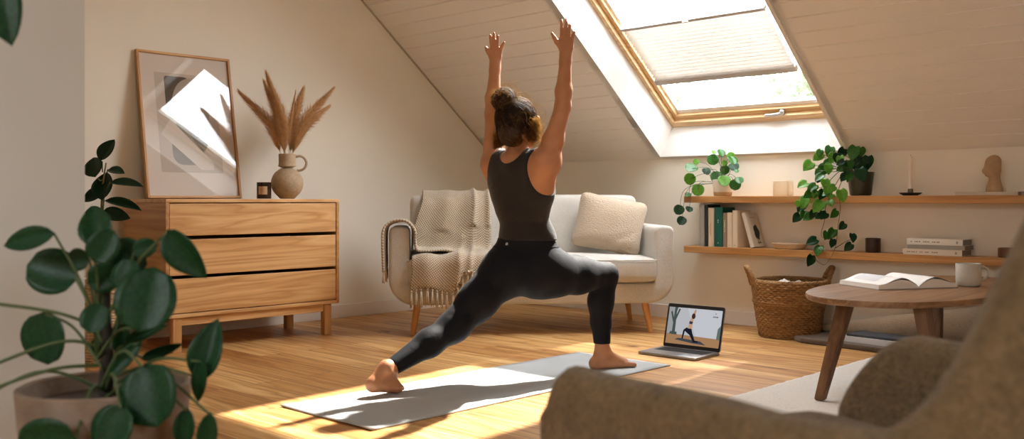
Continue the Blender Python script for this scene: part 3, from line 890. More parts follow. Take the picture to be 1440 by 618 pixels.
# books
def book(name, label, dims, mats, loc, rot=(0, 0, 0), group=None, spine='x-', cover_fn=None, cat='book', round_sp=True):
    """dims: (thickness x, depth y (spine at -y), height z); stands with its spine to the front, origin bottom centre"""
    t = thing(name, label, cat, loc, rot, group)
    w, d, h = dims; c = .0025
    bm = BM()
    if round_sp:
        n = 8; prof = [(-w / 2, d / 2)]
        for k in range(n + 1):
            a = PI + PI * k / n
            prof.append((w / 2 * math.cos(a), -d / 2 + .004 + min(.006, w * .25) * math.sin(a)))
        prof.append((w / 2, d / 2))
        inner = [(p[0] * (1 - 2 * c / w), p[1] + (c if 0 < i < len(prof) - 1 else 0)) for i, p in enumerate(prof)]
        lo = [[bm.verts.new((p[0], p[1], z)) for p in prof] for z in (0, h)]
        li = [[bm.verts.new((p[0], p[1], z)) for p in inner] for z in (0, h)]
        m = len(prof)
        for i in range(m - 1):
            bm.faces.new((lo[0][i], lo[0][i + 1], lo[1][i + 1], lo[1][i]))
            bm.faces.new((li[0][i + 1], li[0][i], li[1][i], li[1][i + 1]))
            for q in (0, 1): bm.faces.new((lo[q][i], li[q][i], li[q][i + 1], lo[q][i + 1]))
        for i in (0, m - 1): bm.faces.new((lo[0][i], lo[1][i], li[1][i], li[0][i]))
        bmesh.ops.recalc_face_normals(bm, faces=bm.faces)
    cov = obj('cover', bm, mats[0], t, 35)
    bm = BM(); bx(bm, (-w / 2 + c, -d / 2 + .004, .004), (w / 2 - c, d / 2 - .004, h - .004)); obj('pages', bm, mats[1], t)
    if cover_fn: cover_fn(t, w, d, h)
    return t
M_pages = plain('book_pages', '#e6dccb', .9)
def cloth(name, c): return paint(name, c, .1, .75, .15)
def dashes(t, z0, z1, w, d, mat, x=0., step=.011, name='spine_print'):
    rn = random.Random(int(z0 * 1e4) + int(w * 1e4)); bm = BM(); z = z0
    while z < z1:
        l = step * (.4 + .4 * rn.random())
        box(bm, (x, -d / 2 - .0022, z), (min(.006, w * .3), .0012, l)); z += step
    obj(name, bm, mat, t)
M_ink = plain('spine_ink', '#958b80', .8)
M_gold = plain('pale_foil', '#d8d2b8', .5)
specs = [('thick grey book at the left end of the shelf row', (2.242, 2.284), .168, .298, '#a39c92', None),
         ('thin black-green book right of the grey one in the shelf row', (2.288, 2.312), .168, .296, '#18271f', None),
         ('cream book between the black-green and the teal book', (2.316, 2.362), .165, .274, '#d3bea2', 'ink'),
         ('thick teal green hardback in the shelf row', (2.366, 2.432), .168, .279, '#0f5a4c', 'gold'),
         ('slim taupe book right of the teal hardback', (2.437, 2.466), .160, .240, '#8d7863', 'inkp'),
         ('cream paperback right of the slim taupe book', (2.469, 2.508), .160, .242, '#d9c7ad', 'inkl'),
         ('tall cream book against which the last book leans', (2.511, 2.552), .165, .258, '#dccab0', 'inkl')]
for lab, (a, b), d, h, c, pr in specs:
    def cf(t, w, d, h, pr=pr):
        if pr == 'ink': dashes(t, h * .3, h * .62, w, d, M_ink)
        if pr == 'inkp': dashes(t, h * .45, h * .8, w, d, M_gold)
        if pr == 'inkl': dashes(t, h * .06, h * .065, w, d, M_ink, 0, .012)
        if pr == 'gold': dashes(t, h * .62, h * .70, w, d, M_gold, 0, .014); dashes(t, h * .1, h * .13, w, d, M_gold, 0, .014)
    book('book', lab, (b - a, d, h), (cloth('cloth', c), M_pages), ((a + b) / 2, -.19 + d / 2, ZD + .0005), 0, None, cover_fn=cf)
def leaning(t, w, d, h):
    # dark leaf picture and a faint title line on the cover that faces right
    bm = BM(); x = w / 2 + .0006
    pts = []
    for k in range(24):
        a = 2 * PI * k / 24
        pts.append((x, .012 + .034 * math.sin(a) * (1 + .12 * math.sin(5 * a)), h * .42 + .052 * math.cos(a) * (1 + .1 * math.sin(7 * a))))
    bm.faces.new([bm.verts.new(p) for p in pts])
    for y0 in (.0, .012, .028):
        box(bm, (x, y0, h * .16), (.0008, .003, .04))
    box(bm, (x, .02, h * .12), (.0008, .05, .004))
    o = obj('cover_picture', bm, plain('print_dark', '#1c241f', .8), t); o['label'] = 'dark leaf motif on the cover'
    bm = BM()
    for k, y in enumerate((-.02, -.004, .012, .028)): box(bm, (x, y, h * .84), (.0008, .010, .005))
    obj('cover_title', bm, plain('print_grey', '#8d8377', .8), t)
book('book', 'cream book leaning left with a dark leaf motif on its cover', (.030, .150, .248), (cloth('cloth', '#d3c6b2'), M_pages), (2.665, -.112, ZD + .0045), (0, R(-17), 0), cover_fn=leaning)

def flat_book(label, size, cx, cy, z, rz, col, name='book', ink=True, cat='book', pg=M_pages):
    """lying book: size (length x, depth y, thickness z), spine towards -y"""
    t = thing(name, label, cat, (cx, cy, z), rz)
    l, d, h = size; c = .0028
    bm = BM()
    bx(bm, (-l / 2, -d / 2, 0), (l / 2, d / 2, c)); bx(bm, (-l / 2, -d / 2, h - c), (l / 2, d / 2, h)); bx(bm, (-l / 2, -d / 2 - .001, 0), (l / 2, -d / 2 + c, h), .001)
    obj('cover', bm, cloth('cloth', col), t)
    bm = BM(); bx(bm, (-l / 2 + .004, -d / 2 + c, c), (l / 2 - .004, d / 2 - .004, h - c)); obj('pages', bm, pg, t)
    if ink:
        rn = random.Random(int(cx * 100 + z * 1000)); bm = BM(); x = -l * .42
        while x < l * .12:
            w = .006 + .006 * rn.random(); box(bm, (x, -d / 2 - .0014, h * .5), (w, .001, h * .2)); x += w + .004 + (.012 if rn.random() < .2 else 0)
        obj('spine_print', bm, M_ink, t)
        bm = BM(); box(bm, (l * .40, -d / 2 - .0014, h * .5), (.010, .001, h * .4)); obj('spine_emblem', bm, M_ink, t)
    return t
zz = ZD + .0005
M_gpages = plain('grey_pages', '#8f8b84', .9)
flat_book('bottom cream book of the stack of three on the lower shelf', (.345, .165, .036), 3.868, -.112, zz, 0, '#d9cdbb', pg=M_gpages); zz += .0365
flat_book('grey middle book of the stack of three on the lower shelf', (.335, .160, .024), 3.886, -.110, zz, 0, '#9a968c', pg=M_gpages); zz += .0245
flat_book('white top book of the stack of three on the lower shelf', (.328, .155, .037), 3.880, -.108, zz, R(-1), '#e3ddd2', pg=M_gpages)
flat_book('flat pale book beneath the clay head sculpture', (.34, .15, .020), 4.165, -.105, ZU + .0005, R(1), '#cfc6b6', ink=False)
flat_book('flat grey book at the right, beside the pale book under the sculpture', (.12, .14, .022), 4.41, -.105, ZU + .0005, 0, '#8a8177', ink=False)

# clay head sculpture
k = NT('sand_clay'); v = k.co(); n2 = k.noise(v, 240, 3); n1 = k.noise(v, 18, 3)
k.bsdf(k.ramp(n1, [(.3, lin('#a78a6a')), (.7, lin('#b99b7a'))]), .85, k.bump(n2, .3, .003)); M_sand = k.m
t = thing('head_sculpture', 'abstract sand-coloured clay head sculpture on a flat pale book', 'sculpture', (4.185, -.11, ZU + .021))
bm = BM()
NZ, NA = 40, 40; V = []
for i in range(NZ):
    f = i / (NZ - 1); z = .215 * f
    if f < .42: rx, ry, cx = .046 - .016 * sm(f, 0, .42), .040 - .012 * sm(f, 0, .42), .006
    else: rx, ry, cx = .030 + .014 * sm(f, .38, .56), .028 + .014 * sm(f, .38, .56), .006 - .008 * sm(f, .38, .5)
    if f > .78: q = (f - .78) / .22; s = math.sqrt(max(0., 1 - q * q)); rx *= s; ry *= s; cx += .006 * q
    for j in range(NA):
        a = 2 * PI * j / NA
        x, y = rx * math.cos(a), ry * math.sin(a)
        # face towards -x / -y: a jutting nose-and-brow ridge
        dd = math.cos(a - R(205))
        if dd > 0:
            push = .016 * math.exp(-((f - .56) / .10) ** 2) * dd ** 6 + .010 * math.exp(-((f - .43) / .03) ** 2) * dd ** 2
            push -= .010 * math.exp(-((f - .74) / .04) ** 2) * math.exp(-((dd - .86) / .06) ** 2)
            x += push * math.cos(a); y += push * math.sin(a)
        V.append(bm.verts.new((x + cx, y, z)))
grid_faces(bm, V, NZ, NA, cv=True)
bm.faces.new(V[:NA][::-1]); bm.faces.new(V[-NA:])
bmesh.ops.recalc_face_normals(bm, faces=bm.faces)
obj('head', bm, M_sand, t, 180)

# taper candle on a dark saucer
t = thing('candlestick', 'white taper candle in a dark saucer candlestick on the upper shelf', 'candlestick', (3.712, -.12, ZU + .0005))
bm = BM(); lathe(bm, [(0, 0), (.042, 0), (.062, .012), (.066, .018), (.063, .018), (.045, .009), (0, .007)], 40); obj('saucer', bm, plain('dark_iron', '#3a3230', .5), t, 50)
bm = BM(); lathe(bm, [(0, .006), (.017, .006), (.016, .040), (.013, .042), (.0125, .02), (0, .02)], 24); obj('socket', bm, plain('aged_brass', '#6d6150', .4, Metallic=.6), t, 50)
bm = BM(); lathe(bm, [(0, .02), (.0115, .02), (.0105, .235), (.006, .243), (0, .244)], 20); obj('taper', bm, plain('white_wax', '#e9dfcf', .4, Subsurface_Weight=.2), t, 50)
bm = BM(); tube(bm, [(0, 0, .243), (.001, 0, .252)], .001, 5); obj('wick', bm, M_black, t)
# lit tea light glass: cream square glass with a glowing lower half
t = thing('tealight_holder', 'square cream glass tealight holder glowing on the upper shelf', 'candle', (2.862, -.125, ZU + .0005), R(8))
k = NT('frosted_cream_glass'); p = k.n('ShaderNodeBsdfTranslucent', Color=lin('#f6eee0')); q = k.n('ShaderNodeBsdfPrincipled'); k.s(q, 'Base Color', lin('#efe6d6')); k.s(q, 'Roughness', .35)
m = k.n('ShaderNodeMixShader'); k.s(m, 0, .45); k.t.links.new(p.outputs[0], m.inputs[1]); k.t.links.new(q.outputs[0], m.inputs[2]); k.t.links.new(m.outputs[0], k.out.inputs[0])
bm = BM()
oo = [(.05 * c[0], .05 * c[1]) for c in ((-1, -1), (1, -1), (1, 1), (-1, 1))]
prism(bm, oo, 0, .008, .003)
for s in (-1, 1):
    bx(bm, (-.05, s * .05 - .003, .004), (.05, s * .05 + .003, .102), .002); bx(bm, (s * .05 - .003, -.05, .004), (s * .05 + .003, .05, .102), .002)
obj('glass', bm, k.m, t)
bm = BM(); lathe(bm, [(0, .008), (.02, .008), (.02, .022), (0, .022)], 20); c = obj('tealight', bm, plain('tealight_wax', '#f0e6d4', .5), t, 40)
bm = BM(); lathe(bm, [(0, .024), (.004, .03), (.003, .040), (0, .05)], 12); obj('flame', bm, emit('flame', '#ffc88a', 14), c, 60)
# dark cup candle on the lower shelf
jar_candle('candle_cup', 'dark brown cup candle standing on the lower shelf below the trailing plant', (3.478, -.12, ZD + .0005), .046, .090, plain('dark_ceramic', '#2c1b15', .35), '#3a2a22')
# shallow dish
t = thing('shallow_dish', 'shallow beige ceramic dish on the lower shelf right of the leaning book', 'dish', (2.905, -.115, ZD + .0005))
bm = BM()
def ov(r, z, a): return r * (1 + .0 * a)
lathe(bm, [(0, 0), (.085, 0), (.10, .006), (.124, .038), (.120, .041), (.098, .014), (.08, .010), (0, .010)], 48, M=TM((0, 0, 0), (0, 0, 0), (1.05, .62, 1)))
obj('dish', bm, plain('beige_glaze', '#d2bc9f', .5), t, 60)
# small wooden cup near the armchair
t = thing('wooden_cup', 'small brown wooden cup on the lower shelf at the far right', 'cup', (4.255, -.12, ZD + .0005))
bm = BM(); lathe(bm, [(0, 0), (.038, 0), (.042, .01), (.042, .055), (.037, .057), (.036, .02), (0, .016)], 32); obj('cup', bm, M_walnut_leg, t, 50)

# ------------------------------------------------------------------ leaves
def leaf_mesh(name, l, w, shape='round', cup=.12, bend=.15, mat=None, n=9, m=6, th=0):
    """leaf lying in local xy: base at origin, tip at +y, face +z"""
    bm = BM(); V = []
    for i in range(n + 1):
        f = i / n
        if shape == 'round': h = math.sqrt(max(0, 1 - (2 * f - 1) ** 2)) * (1 + .08 * (1 - f))
        elif shape == 'oval': h = math.sin(PI * f ** .85) ** .75
        elif shape == 'heart': h = (math.sin(PI * min(1, f * .93 + .07)) ** .6) * (1.15 - .65 * f) * 1.15
        else: h = math.sin(PI * f ** .8) ** .9
        if shape == 'heart' and f > .7: h *= 1 - .4 * ((f - .7) / .3) ** 2
        for j in range(m + 1):
            g = 2 * j / m - 1
            x = g * h * w / 2
            y = l * f - (.10 * l * abs(g) * (1 - f) ** 4 if shape == 'heart' else 0)
            z = cup * w * g * g * h - bend * l * f * f + .004 * (1 - abs(g)) * 0
            z -= .02 * w * math.exp(-(g / .12) ** 2)
            V.append(bm.verts.new((x, y, z)))
    grid_faces(bm, V, n + 1, m + 1)
    bmesh.ops.remove_doubles(bm, verts=bm.verts, dist=1e-5)
    me = bpy.data.meshes.new(name); bm.normal_update(); bm.to_mesh(me); bm.free()
    if mat: me.materials.append(mat)
    me.polygons.foreach_set('use_smooth', [True] * len(me.polygons))
    return me
def aim(normal, up, roll=0.):
    """rotation taking +z to normal and +y towards up"""
    n = Vector(normal).normalized(); u = Vector(up); u = (u - n * u.dot(n)).normalized()
    if roll: u = Quaternion(n, roll) @ u
    x = u.cross(n)
    return Matrix((x, u, n)).transposed()
def put_leaf(par, me, c, normal, up, s=(1, 1), name='leaf', solid=.0009, L=1.):
    """leaf centred on c"""
    o = bpy.data.objects.new(name, me); COL.objects.link(o); o.parent = par
    Rm = aim(normal, up)
    o.rotation_euler = Rm.to_euler(); o.scale = (s[0], s[1], (s[0] + s[1]) / 2)
    o.location = Vector(c) - Rm @ Vector((0, s[1] * L * .5, 0))
    md = o.modifiers.new('thick', 'SOLIDIFY'); md.thickness = solid / max(.02, s[0]); md.offset = 0
    return o
LM_R = [leaf_mesh('round_leaf', 1, 1, 'round', .10, .10, m_) for m_ in (M_green2, M_green3, M_green1)]
LM_H = [leaf_mesh('heart_leaf', 1, .85, 'heart', .10, .22, m_) for m_ in (M_green2, M_green3, M_green1)]
LM_O = [leaf_mesh('oval_leaf', 1, 1, 'oval', .10, .12, M_green1), leaf_mesh('oval_leaf', 1, 1, 'oval', .2, .25, M_green1)]
LM_B = [leaf_mesh('rubber_leaf', 1, 1, 'oval', .12, .15, M_rubber)]
CAMDIR = Vector((.69, -.72, .0))       # from the shelves towards the middle of the room

def soil_disc(par, r, z):
    bm = BM(); V = []
    for i in range(6):
        for j in range(24):
            rr = r * i / 5; a = 2 * PI * j / 24
            V.append(bm.verts.new((rr * math.cos(a), rr * math.sin(a), z + .006 * mnoise.noise(Vector((rr * 60, a, 0))))))
    grid_faces(bm, V, 6, 24, cv=True); bmesh.ops.remove_doubles(bm, verts=bm.verts, dist=1e-5); bmesh.ops.recalc_face_normals(bm, faces=bm.faces)
    obj('soil', bm, M_soil, par, 180)

# round-leaved plant in a white pot
t = thing('potted_plant', 'round-leaved green plant in a white pot at the left of the upper shelf', 'plant', (2.397, -.125, ZU + .0005))
bm = BM(); lathe(bm, [(0, 0), (.058, 0), (.064, .006), (.072, .115), (.068, .116), (.064, .100), (.06, .09), (0, .09)], 40)
k = NT('two_tone_pot'); v = k.co(); sx = k.n('ShaderNodeSeparateXYZ'); k.t.links.new(v, sx.inputs[0])
k.bsdf(k.ramp(k.math('MULTIPLY', sx.outputs[2], 10.), [(.26, lin('#c3a27a')), (.30, lin('#e9e3d8'))]), .6)
obj('pot', bm, k.m, t, 50); soil_disc(t, .064, .096)
rn = random.Random(5)
for i, (x, z, s) in enumerate(PILEA):
    y = rn.uniform(-.10, .06) if z > .05 else rn.uniform(-.12, -.09)
    if z < 0: y = -.11
    nrm = (CAMDIR + Vector((rn.uniform(-.5, .5), rn.uniform(-.4, .4), rn.uniform(.0, .7)))).normalized()
    up = Vector((x * 1.2 + rn.uniform(-.3, .3), 0, -.6 if z < .25 else .8))
    put_leaf(t, LM_R[(1, 0, 0, 1, 0, 2)[i % 6] if z > 0 else 2], (x, y, z), nrm, up, (s * 1.08, s * 1.12))
    bm = BM(); b0 = Vector((rn.uniform(-.03, .03), rn.uniform(-.03, .03), .095))
    md_ = (b0 + Vector((x, y, z))) / 2 + Vector((0, 0, .05))
    if z < .05: md_ = Vector((x * .75, y * .95 - .01, .10 if z > -.02 else .06))
    tube(bm, bez([b0, md_, Vector((x, y, z)) - nrm * .006], 7), .0017, 5); obj('stem', bm, M_stem, t, 180)

# trailing heart-leaved plant in a dark pot
t = thing('trailing_plant', 'trailing heart-leaved plant in a dark green pot spilling over both shelves', 'plant', (3.395, -.115, ZU + .0005))
bm = BM(); lathe(bm, [(0, 0), (.058, 0), (.066, .006), (.084, .150), (.079, .151), (.075, .135), (.07, .12), (0, .12)], 40)
obj('pot', bm, plain('dark_green_glaze', '#33362a', .3), t, 50); soil_disc(t, .074, .132)
for vi, vn in enumerate(VINES):
    pts = [Vector((x - .027, -.105 if z < .09 else -.06, z)) for x, z in vn]
    if vi != 2: pts = [Vector((0, -.03, .135)), Vector((pts[0].x * .5, -.07, .16))] + pts
    bm = BM(); pp = bez([tuple(p) for p in pts], 8); tube(bm, pp, [.0028 - .0014 * i / len(pp) for i in range(len(pp))], 6); obj('vine', bm, M_stem_b if vi in (0, 1) else M_stem, t, 180)
ex = random.Random(77)
for q in range(30):
    if q < 18: POTHOS.append((ex.uniform(-.26, .09), ex.uniform(.09, .285), ex.uniform(.05, .07)))
    else: POTHOS.append((ex.uniform(-.30, -.07), ex.uniform(-.14, .06), ex.uniform(.045, .062)))
for i, (x, z, s) in enumerate(POTHOS):
    x -= .027; s = min(s, .09) * .92
    y = rn.uniform(-.12, .03) if z > .16 else (rn.uniform(-.17, -.10) if z > -.06 else rn.uniform(-.14, -.10))
    if z < -.05: y = -.125 + rn.uniform(-.02, .0)
    if -.12 < z < .16: y = rn.uniform(-.19, -.13)
    nrm = (CAMDIR + Vector((rn.uniform(-.6, .5), rn.uniform(-.4, .4), rn.uniform(.0, .8)))).normalized()
    up = Vector((x * 1.5 + rn.uniform(-.5, .5), -.2, -.9 + rn.uniform(-.2, .6)))
    sel = (0, 1, 1, 0, 1, 2)[i % 6] if x < -.05 and z > -.12 else (2, 0, 2)[i % 3]
    put_leaf(t, LM_H[sel], (x, y, z), nrm, up, (s * 1.15, s * 1.12))
    if z > .14:
        bm = BM(); b0 = Vector((rn.uniform(-.04, .04), rn.uniform(-.04, .04), .13)); tube(bm, bez([b0, (b0 + Vector((x, y, z))) / 2 + Vector((0, 0, .03)), Vector((x, y, z))], 6), .0018, 5); obj('leaf_stalk', bm, M_stem, t, 180)

# ------------------------------------------------------------------ wicker basket under the shelves
def woven(name, rprof, z1, rows, nseg, amp, seed=0):
    """woven wall: two-sided shell with a real over-under relief"""
    bm = BM(); NZ = rows * 4; V = []
    for i in range(NZ + 1):
        f = i / NZ; z = z1 * f; r = rprof(f)
        row = f * rows
        for j in range(nseg * 2):
            a = 2 * PI * j / (nseg * 2)
            ph = math.cos(a * nseg / 2 + PI * int(row)) * .5 + .5
            bulge = abs(math.sin(PI * row))
            rr = r + amp * bulge * (.35 + .65 * ph) + amp * .5 * mnoise.noise(Vector((a * 6, z * 40, seed)))
            V.append(bm.verts.new((rr * math.cos(a), rr * math.sin(a), z)))
    grid_faces(bm, V, NZ + 1, nseg * 2, cv=True)
    return bm
k = NT('seagrass'); v = k.co((1, 1, 3)); n1 = k.noise(v, 55, 4, .65); n2 = k.noise(v, 9, 3)
f = k.math('ADD', k.math('MULTIPLY', n1, .7), k.math('MULTIPLY', n2, .35))
k.bsdf(k.ramp(f, [(.33, lin('#5e4126')), (.52, lin('#8e683c')), (.72, lin('#b08a56'))]), .75, k.bump(n1, .5, .004)); M_grass = k.m
t = thing('wicker_basket', 'brown woven seagrass basket with two loop handles under the shelves', 'basket', (2.985, -.275, 0), R(40))
bm = woven('b', lambda f: .172 + .058 * f ** .8 + .006 * math.exp(-((f - .62) / .03) ** 2), .365, 26, 64, .007)
o = obj('wall', bm, M_grass, t, 180); md = o.modifiers.new('thick', 'SOLIDIFY'); md.thickness = .012; md.offset = -1
bm = BM(); lathe(bm, [(0, .004), (.172, .004), (.172, .016), (0, .016)], 40); obj('base', bm, M_grass, t, 40)
bm = BM()
for s in range(3):
    tube(bm, [((.232 + .006 * math.cos(2.1 * s + 18 * a)) * math.cos(a), (.232 + .006 * math.cos(2.1 * s + 18 * a)) * math.sin(a), .366 + .007 * math.sin(2.1 * s + 18 * a)) for a in [2 * PI * i / 120 for i in range(120)]], .0065, 6, closed=True)
obj('rim', bm, M_grass, t, 180)
for s in (1, -1):
    bm = BM()
    for q in range(2):
        tube(bm, bez([(s * (.225 + .008 * q), -.062, .33), (s * (.245 + .008 * q), -.055, .40), (s * (.268 + .008 * q), -.028, .448), (s * (.272 + .008 * q), 0, .455), (s * (.268 + .008 * q), .028, .448), (s * (.245 + .008 * q), .055, .40), (s * (.225 + .008 * q), .062, .33)], 7), [.012 + .0015 * math.sin(i * 1.9 + q * 2) for i in range(43)], 8)
    obj('handle', bm, M_grass, t, 180)
bm = BM(); V = []
for i in range(14):
    for j in range(36):
        rr = .17 * i / 13; a = 2 * PI * j / 36; p = Vector((rr * math.cos(a), rr * math.sin(a), 0))
        V.append(bm.verts.new((p.x * 1.0, p.y * 1.0, .352 + .045 * mnoise.noise(p * 14 + Vector((3, 1, 0))) + .02 * mnoise.noise(p * 34) - .05 * (i / 13) ** 3)))
grid_faces(bm, V, 14, 36, cv=True); bmesh.ops.remove_doubles(bm, verts=bm.verts, dist=1e-5); bmesh.ops.recalc_face_normals(bm, faces=bm.faces)
r_ = bmesh.ops.extrude_face_region(bm, geom=list(bm.faces))
for q in r_['geom']:
    if isinstance(q, bmesh.types.BMVert): q.co = Vector((q.co.x * .88, q.co.y * .88, .018))
bmesh.ops.recalc_face_normals(bm, faces=bm.faces)
setp(obj('folded_cloth', bm, fabric('white_cotton', '#ded9cf', '#c9c2b6', 400), None, 180, loc=(2.985, -.275, 0)), 'white crumpled cloth lying inside the woven basket', 'cloth')
# ------------------------------------------------------------------ yoga mat, laptop, rug
k = NT('grey_mat'); v = k.co(); n1 = k.noise(v, 260, 3); n2 = k.noise(v, 3, 3)
k.bsdf(k.ramp(n2, [(.3, lin('#a3a6a6')), (.7, lin('#adb0b0'))]), .8, k.bump(n1, .3, .002)); M_mat = k.m
MX0, MX1, MY0, MY1 = 2.43, 3.065, -3.76, -1.745
bm = BM()
NX_, NY_ = 12, 60; V = []
for i in range(NX_ + 1):
    for j in range(NY_ + 1):
        x = MX0 + (MX1 - MX0) * i / NX_; y = MY0 + (MY1 - MY0) * j / NY_
        z = .0065 + .006 * max(0, 1 - (y - MY0) / .06) ** 2 * (.5 + .5 * math.sin(x * 9))
        V.append(bm.verts.new((x, y, z)))
grid_faces(bm, V, NX_ + 1, NY_ + 1)
o = obj('yoga_mat', bm, M_mat, None, 40); md = o.modifiers.new('thick', 'SOLIDIFY'); md.thickness = .0055; md.offset = -1
if o.data.polygons[0].normal.z < 0: o.data.flip_normals()
setp(o, 'long grey yoga mat lying on the wooden floor under the lunging person', 'yoga mat')

lt = thing('laptop', 'open grey laptop on the floor playing a yoga video', 'laptop', (2.885, -1.40, 0), R(2))
lw, ld = .385, .275
k_alu = plain('space_grey_aluminium', '#8f8d8d', .38, Metallic=.75)
bm = BM(); prism(bm, rrect(0, 0, lw, ld, .014), .003, .017, .002); base = obj('base', bm, k_alu, lt, 40)
bm = BM()
for sx in (-1, 1):
    for sy in (-1, 1): tube(bm, [(sx * (lw / 2 - .03), sy * (ld / 2 - .02), 0), (sx * (lw / 2 - .03), sy * (ld / 2 - .02), .004)], .007, 10)
obj('rubber_foot', bm, M_black, base)
bm = BM(); bx(bm, (-lw * .42, -.012, .0168), (lw * .42, ld * .40, .0174)); kb = obj('keyboard', bm, M_black, base)
bm = BM()
for r_i in range(6):
    for c_i in range(14):
        x = -lw * .41 + (c_i + .5) * lw * .82 / 14; y = -.006 + (r_i + .5) * .112 / 6
        box(bm, (x, y, .0182), (lw * .82 / 14 - .004, .0145, .0016), .0006, seg=1)
setp(obj('keys', bm, plain('dark_keys', '#1d1e24', .5), kb), kind='stuff')
bm = BM(); prism(bm, rrect(0, -.077, .13, .085, .004), .0168, .0174); obj('trackpad', bm, plain('trackpad', '#7f7e7f', .3, Metallic=.6), base)
LID = TM((0, ld / 2 - .004, .016), (R(-14), 0, 0))
lid = bpy.data.objects.new('lid', None); COL.objects.link(lid); lid.parent = lt; lid.matrix_local = LID
lh = .262
def up_(poly):  # outline in (x, z) -> prism along y
    return poly
MU = Matrix(((1, 0, 0, 0), (0, 0, 1, 0), (0, 1, 0, 0), (0, 0, 0, 1)))
bm = BM(); prism(bm, rrect(0, lh / 2, lw, lh, .012), .0, .007, .0015, MU); obj('shell', bm, k_alu, lid, 40)
bm = BM(); prism(bm, rrect(0, lh / 2, lw - .003, lh - .003, .011), -.0015, .0005, 0, MU); obj('bezel', bm, M_black, lid)
bm = BM(); tube(bm, [(-lw * .4, .003, -.001), (lw * .4, .003, -.001)], .006, 10); obj('hinge', bm, M_black, lid)
# picture on the screen: flat coloured areas that glow
sw, sh0, sh1 = lw - .026, .022, lh - .022
pb = BM(); PM = []
def scr(poly, colr, lv, s=1.):
    PM.append(emit('screen_light', colr, s * SCREEN)); y = -.0018 - lv * .00018
    f = pb.faces.new([pb.verts.new((p[0], y, p[1])) for p in poly]); f.material_index = len(PM) - 1
SCREEN = .56
def sxy(u, w): return (-sw / 2 + sw * u, sh0 + (sh1 - sh0) * w)
def spoly(L): return [sxy(*q) for q in L]
scr(spoly([(0, 0), (1, 0), (1, 1), (0, 1)]), '#c9cbd0', 0)
scr(spoly([(.55, .25), (1, .24), (1, 1), (.35, 1)]), '#d6d9df', 1)
scr(spoly([(0, 0), (1, 0), (1, .235), (0, .27)]), '#b58a63', 1.5)
scr(spoly([(0, .27), (.10, .265), (.13, 1), (0, 1)]), '#a9abae', 2)
for pts in ([(.10, .25), (.16, .25), (.15, 1), (.11, 1)], [(.12, .5), (.22, .95), (.19, .97), (.11, .6)], [(.13, .45), (.04, .85), (.06, .9), (.15, .55)], [(.12, .65), (.17, 1), (.13, 1)], [(.05, .26), (.2, .25), (.19, .33), (.07, .33)]):
    scr(spoly(pts), '#4f5a55', 3)
scr(spoly([(.94, .22), (1, .22), (1, .6), (.95, .5)]), '#6c7a72', 3)
scr(spoly([(.17, .12), (.24, .17), (.66, .13), (.76, .04), (.50, .06)]), '#4b4e55', 4)
def fpoly(L): return spoly([((u - .375) * .75 + .30, w) for u, w in L])
scr(fpoly([(.40, .40), (.47, .47), (.60, .45), (.63, .34), (.72, .12), (.67, .09), (.57, .27), (.44, .37), (.41, .16), (.375, .16)]), '#1d2230', 5)   # leggings
scr(fpoly([(.66, .08), (.80, .09), (.79, .13), (.68, .14)]), '#1d2230', 5)
scr(fpoly([(.50, .45), (.60, .44), (.615, .58), (.625, .70), (.56, .74), (.525, .58)]), '#d3a88b', 5)         # torso
scr(fpoly([(.525, .58), (.60, .57), (.615, .64), (.53, .65)]), '#3a3f4c', 6)                                   # top
scr(fpoly([(.56, .70), (.60, .74), (.655, .97), (.64, .98), (.60, .88)]), '#cf9f80', 6)                        # arms
scr(fpoly([(.60, .72), (.64, .74), (.67, .96), (.65, .97)]), '#c39475', 6)
scr([(p[0], p[1]) for p in [(sxy(.30 + .24 * .75, .79)[0] + .013 * math.cos(R(i * 30)), sxy(.6, .79)[1] + .017 * math.sin(R(i * 30))) for i in range(12)]], '#4a3127', 7)
scr([(sxy(.885, .88)[0] + .004 * math.cos(R(i * 30)), sxy(.9, .905)[1] + .004 * math.sin(R(i * 30))) for i in range(12)], '#8b8e94', 3)
for i, (a, b) in enumerate(((.84, .865), (.872, .89), (.897, .93))):
    scr(spoly([(a, .80), (b, .80), (b, .835), (a, .835)]), '#70747c', 3)
o = obj('screen', pb, None, lid)
for m in PM: o.data.materials.append(m)
o['label'] = 'glowing screen with a figure in a yoga lunge'

k = NT('wool_rug'); v = k.co(); n1 = k.noise(v, 120, 5, .7); n2 = k.noise(v, 22, 4); n3 = k.noise(v, 48, 2)
sp = k.ramp(n3, [(.27, lin('#a89a88')), (.34, (1, 1, 1, 1))])
c = k.mix(.6, k.ramp(n1, [(.3, lin('#d2c8ba')), (.7, lin('#ece5d9'))]), sp, 'MULTIPLY')
k.bsdf(c, .95, k.bump(k.math('ADD', n1, n2), .7, .01), Sheen_Weight=.3); M_rug = k.m
bm = BM(); V = []
RX0, RX1, RY0, RY1 = 3.74, 6.3, -3.35, -.44
na, nb = 130, 150
for i in range(na + 1):
    for j in range(nb + 1):
        x = RX0 + (RX1 - RX0) * i / na; y = RY0 + (RY1 - RY0) * j / nb
        e = min(i, na - i, j, nb - j) / 2.
        z = .0155 * min(1, .35 + .65 * e) + .003 * mnoise.noise(Vector((x * 30, y * 30, 0)))
        if min(i, na - i, j, nb - j) == 0:
            x += .006 * mnoise.noise(Vector((x * 20, y * 20, 4))); y += .006 * mnoise.noise(Vector((x * 20, y * 20, 9)))
        V.append(bm.verts.new((x, y, z)))
grid_faces(bm, V, na + 1, nb + 1)
ed = [e for e in bm.edges if len(e.link_faces) == 1]
r_ = bmesh.ops.extrude_edge_only(bm, edges=ed)
for q in r_['geom']:
    if isinstance(q, bmesh.types.BMVert): q.co.z = .0
bmesh.ops.recalc_face_normals(bm, faces=bm.faces)
setp(obj('rug', bm, M_rug, None, 180), 'off-white wool rug on the floor under the coffee table', 'rug')

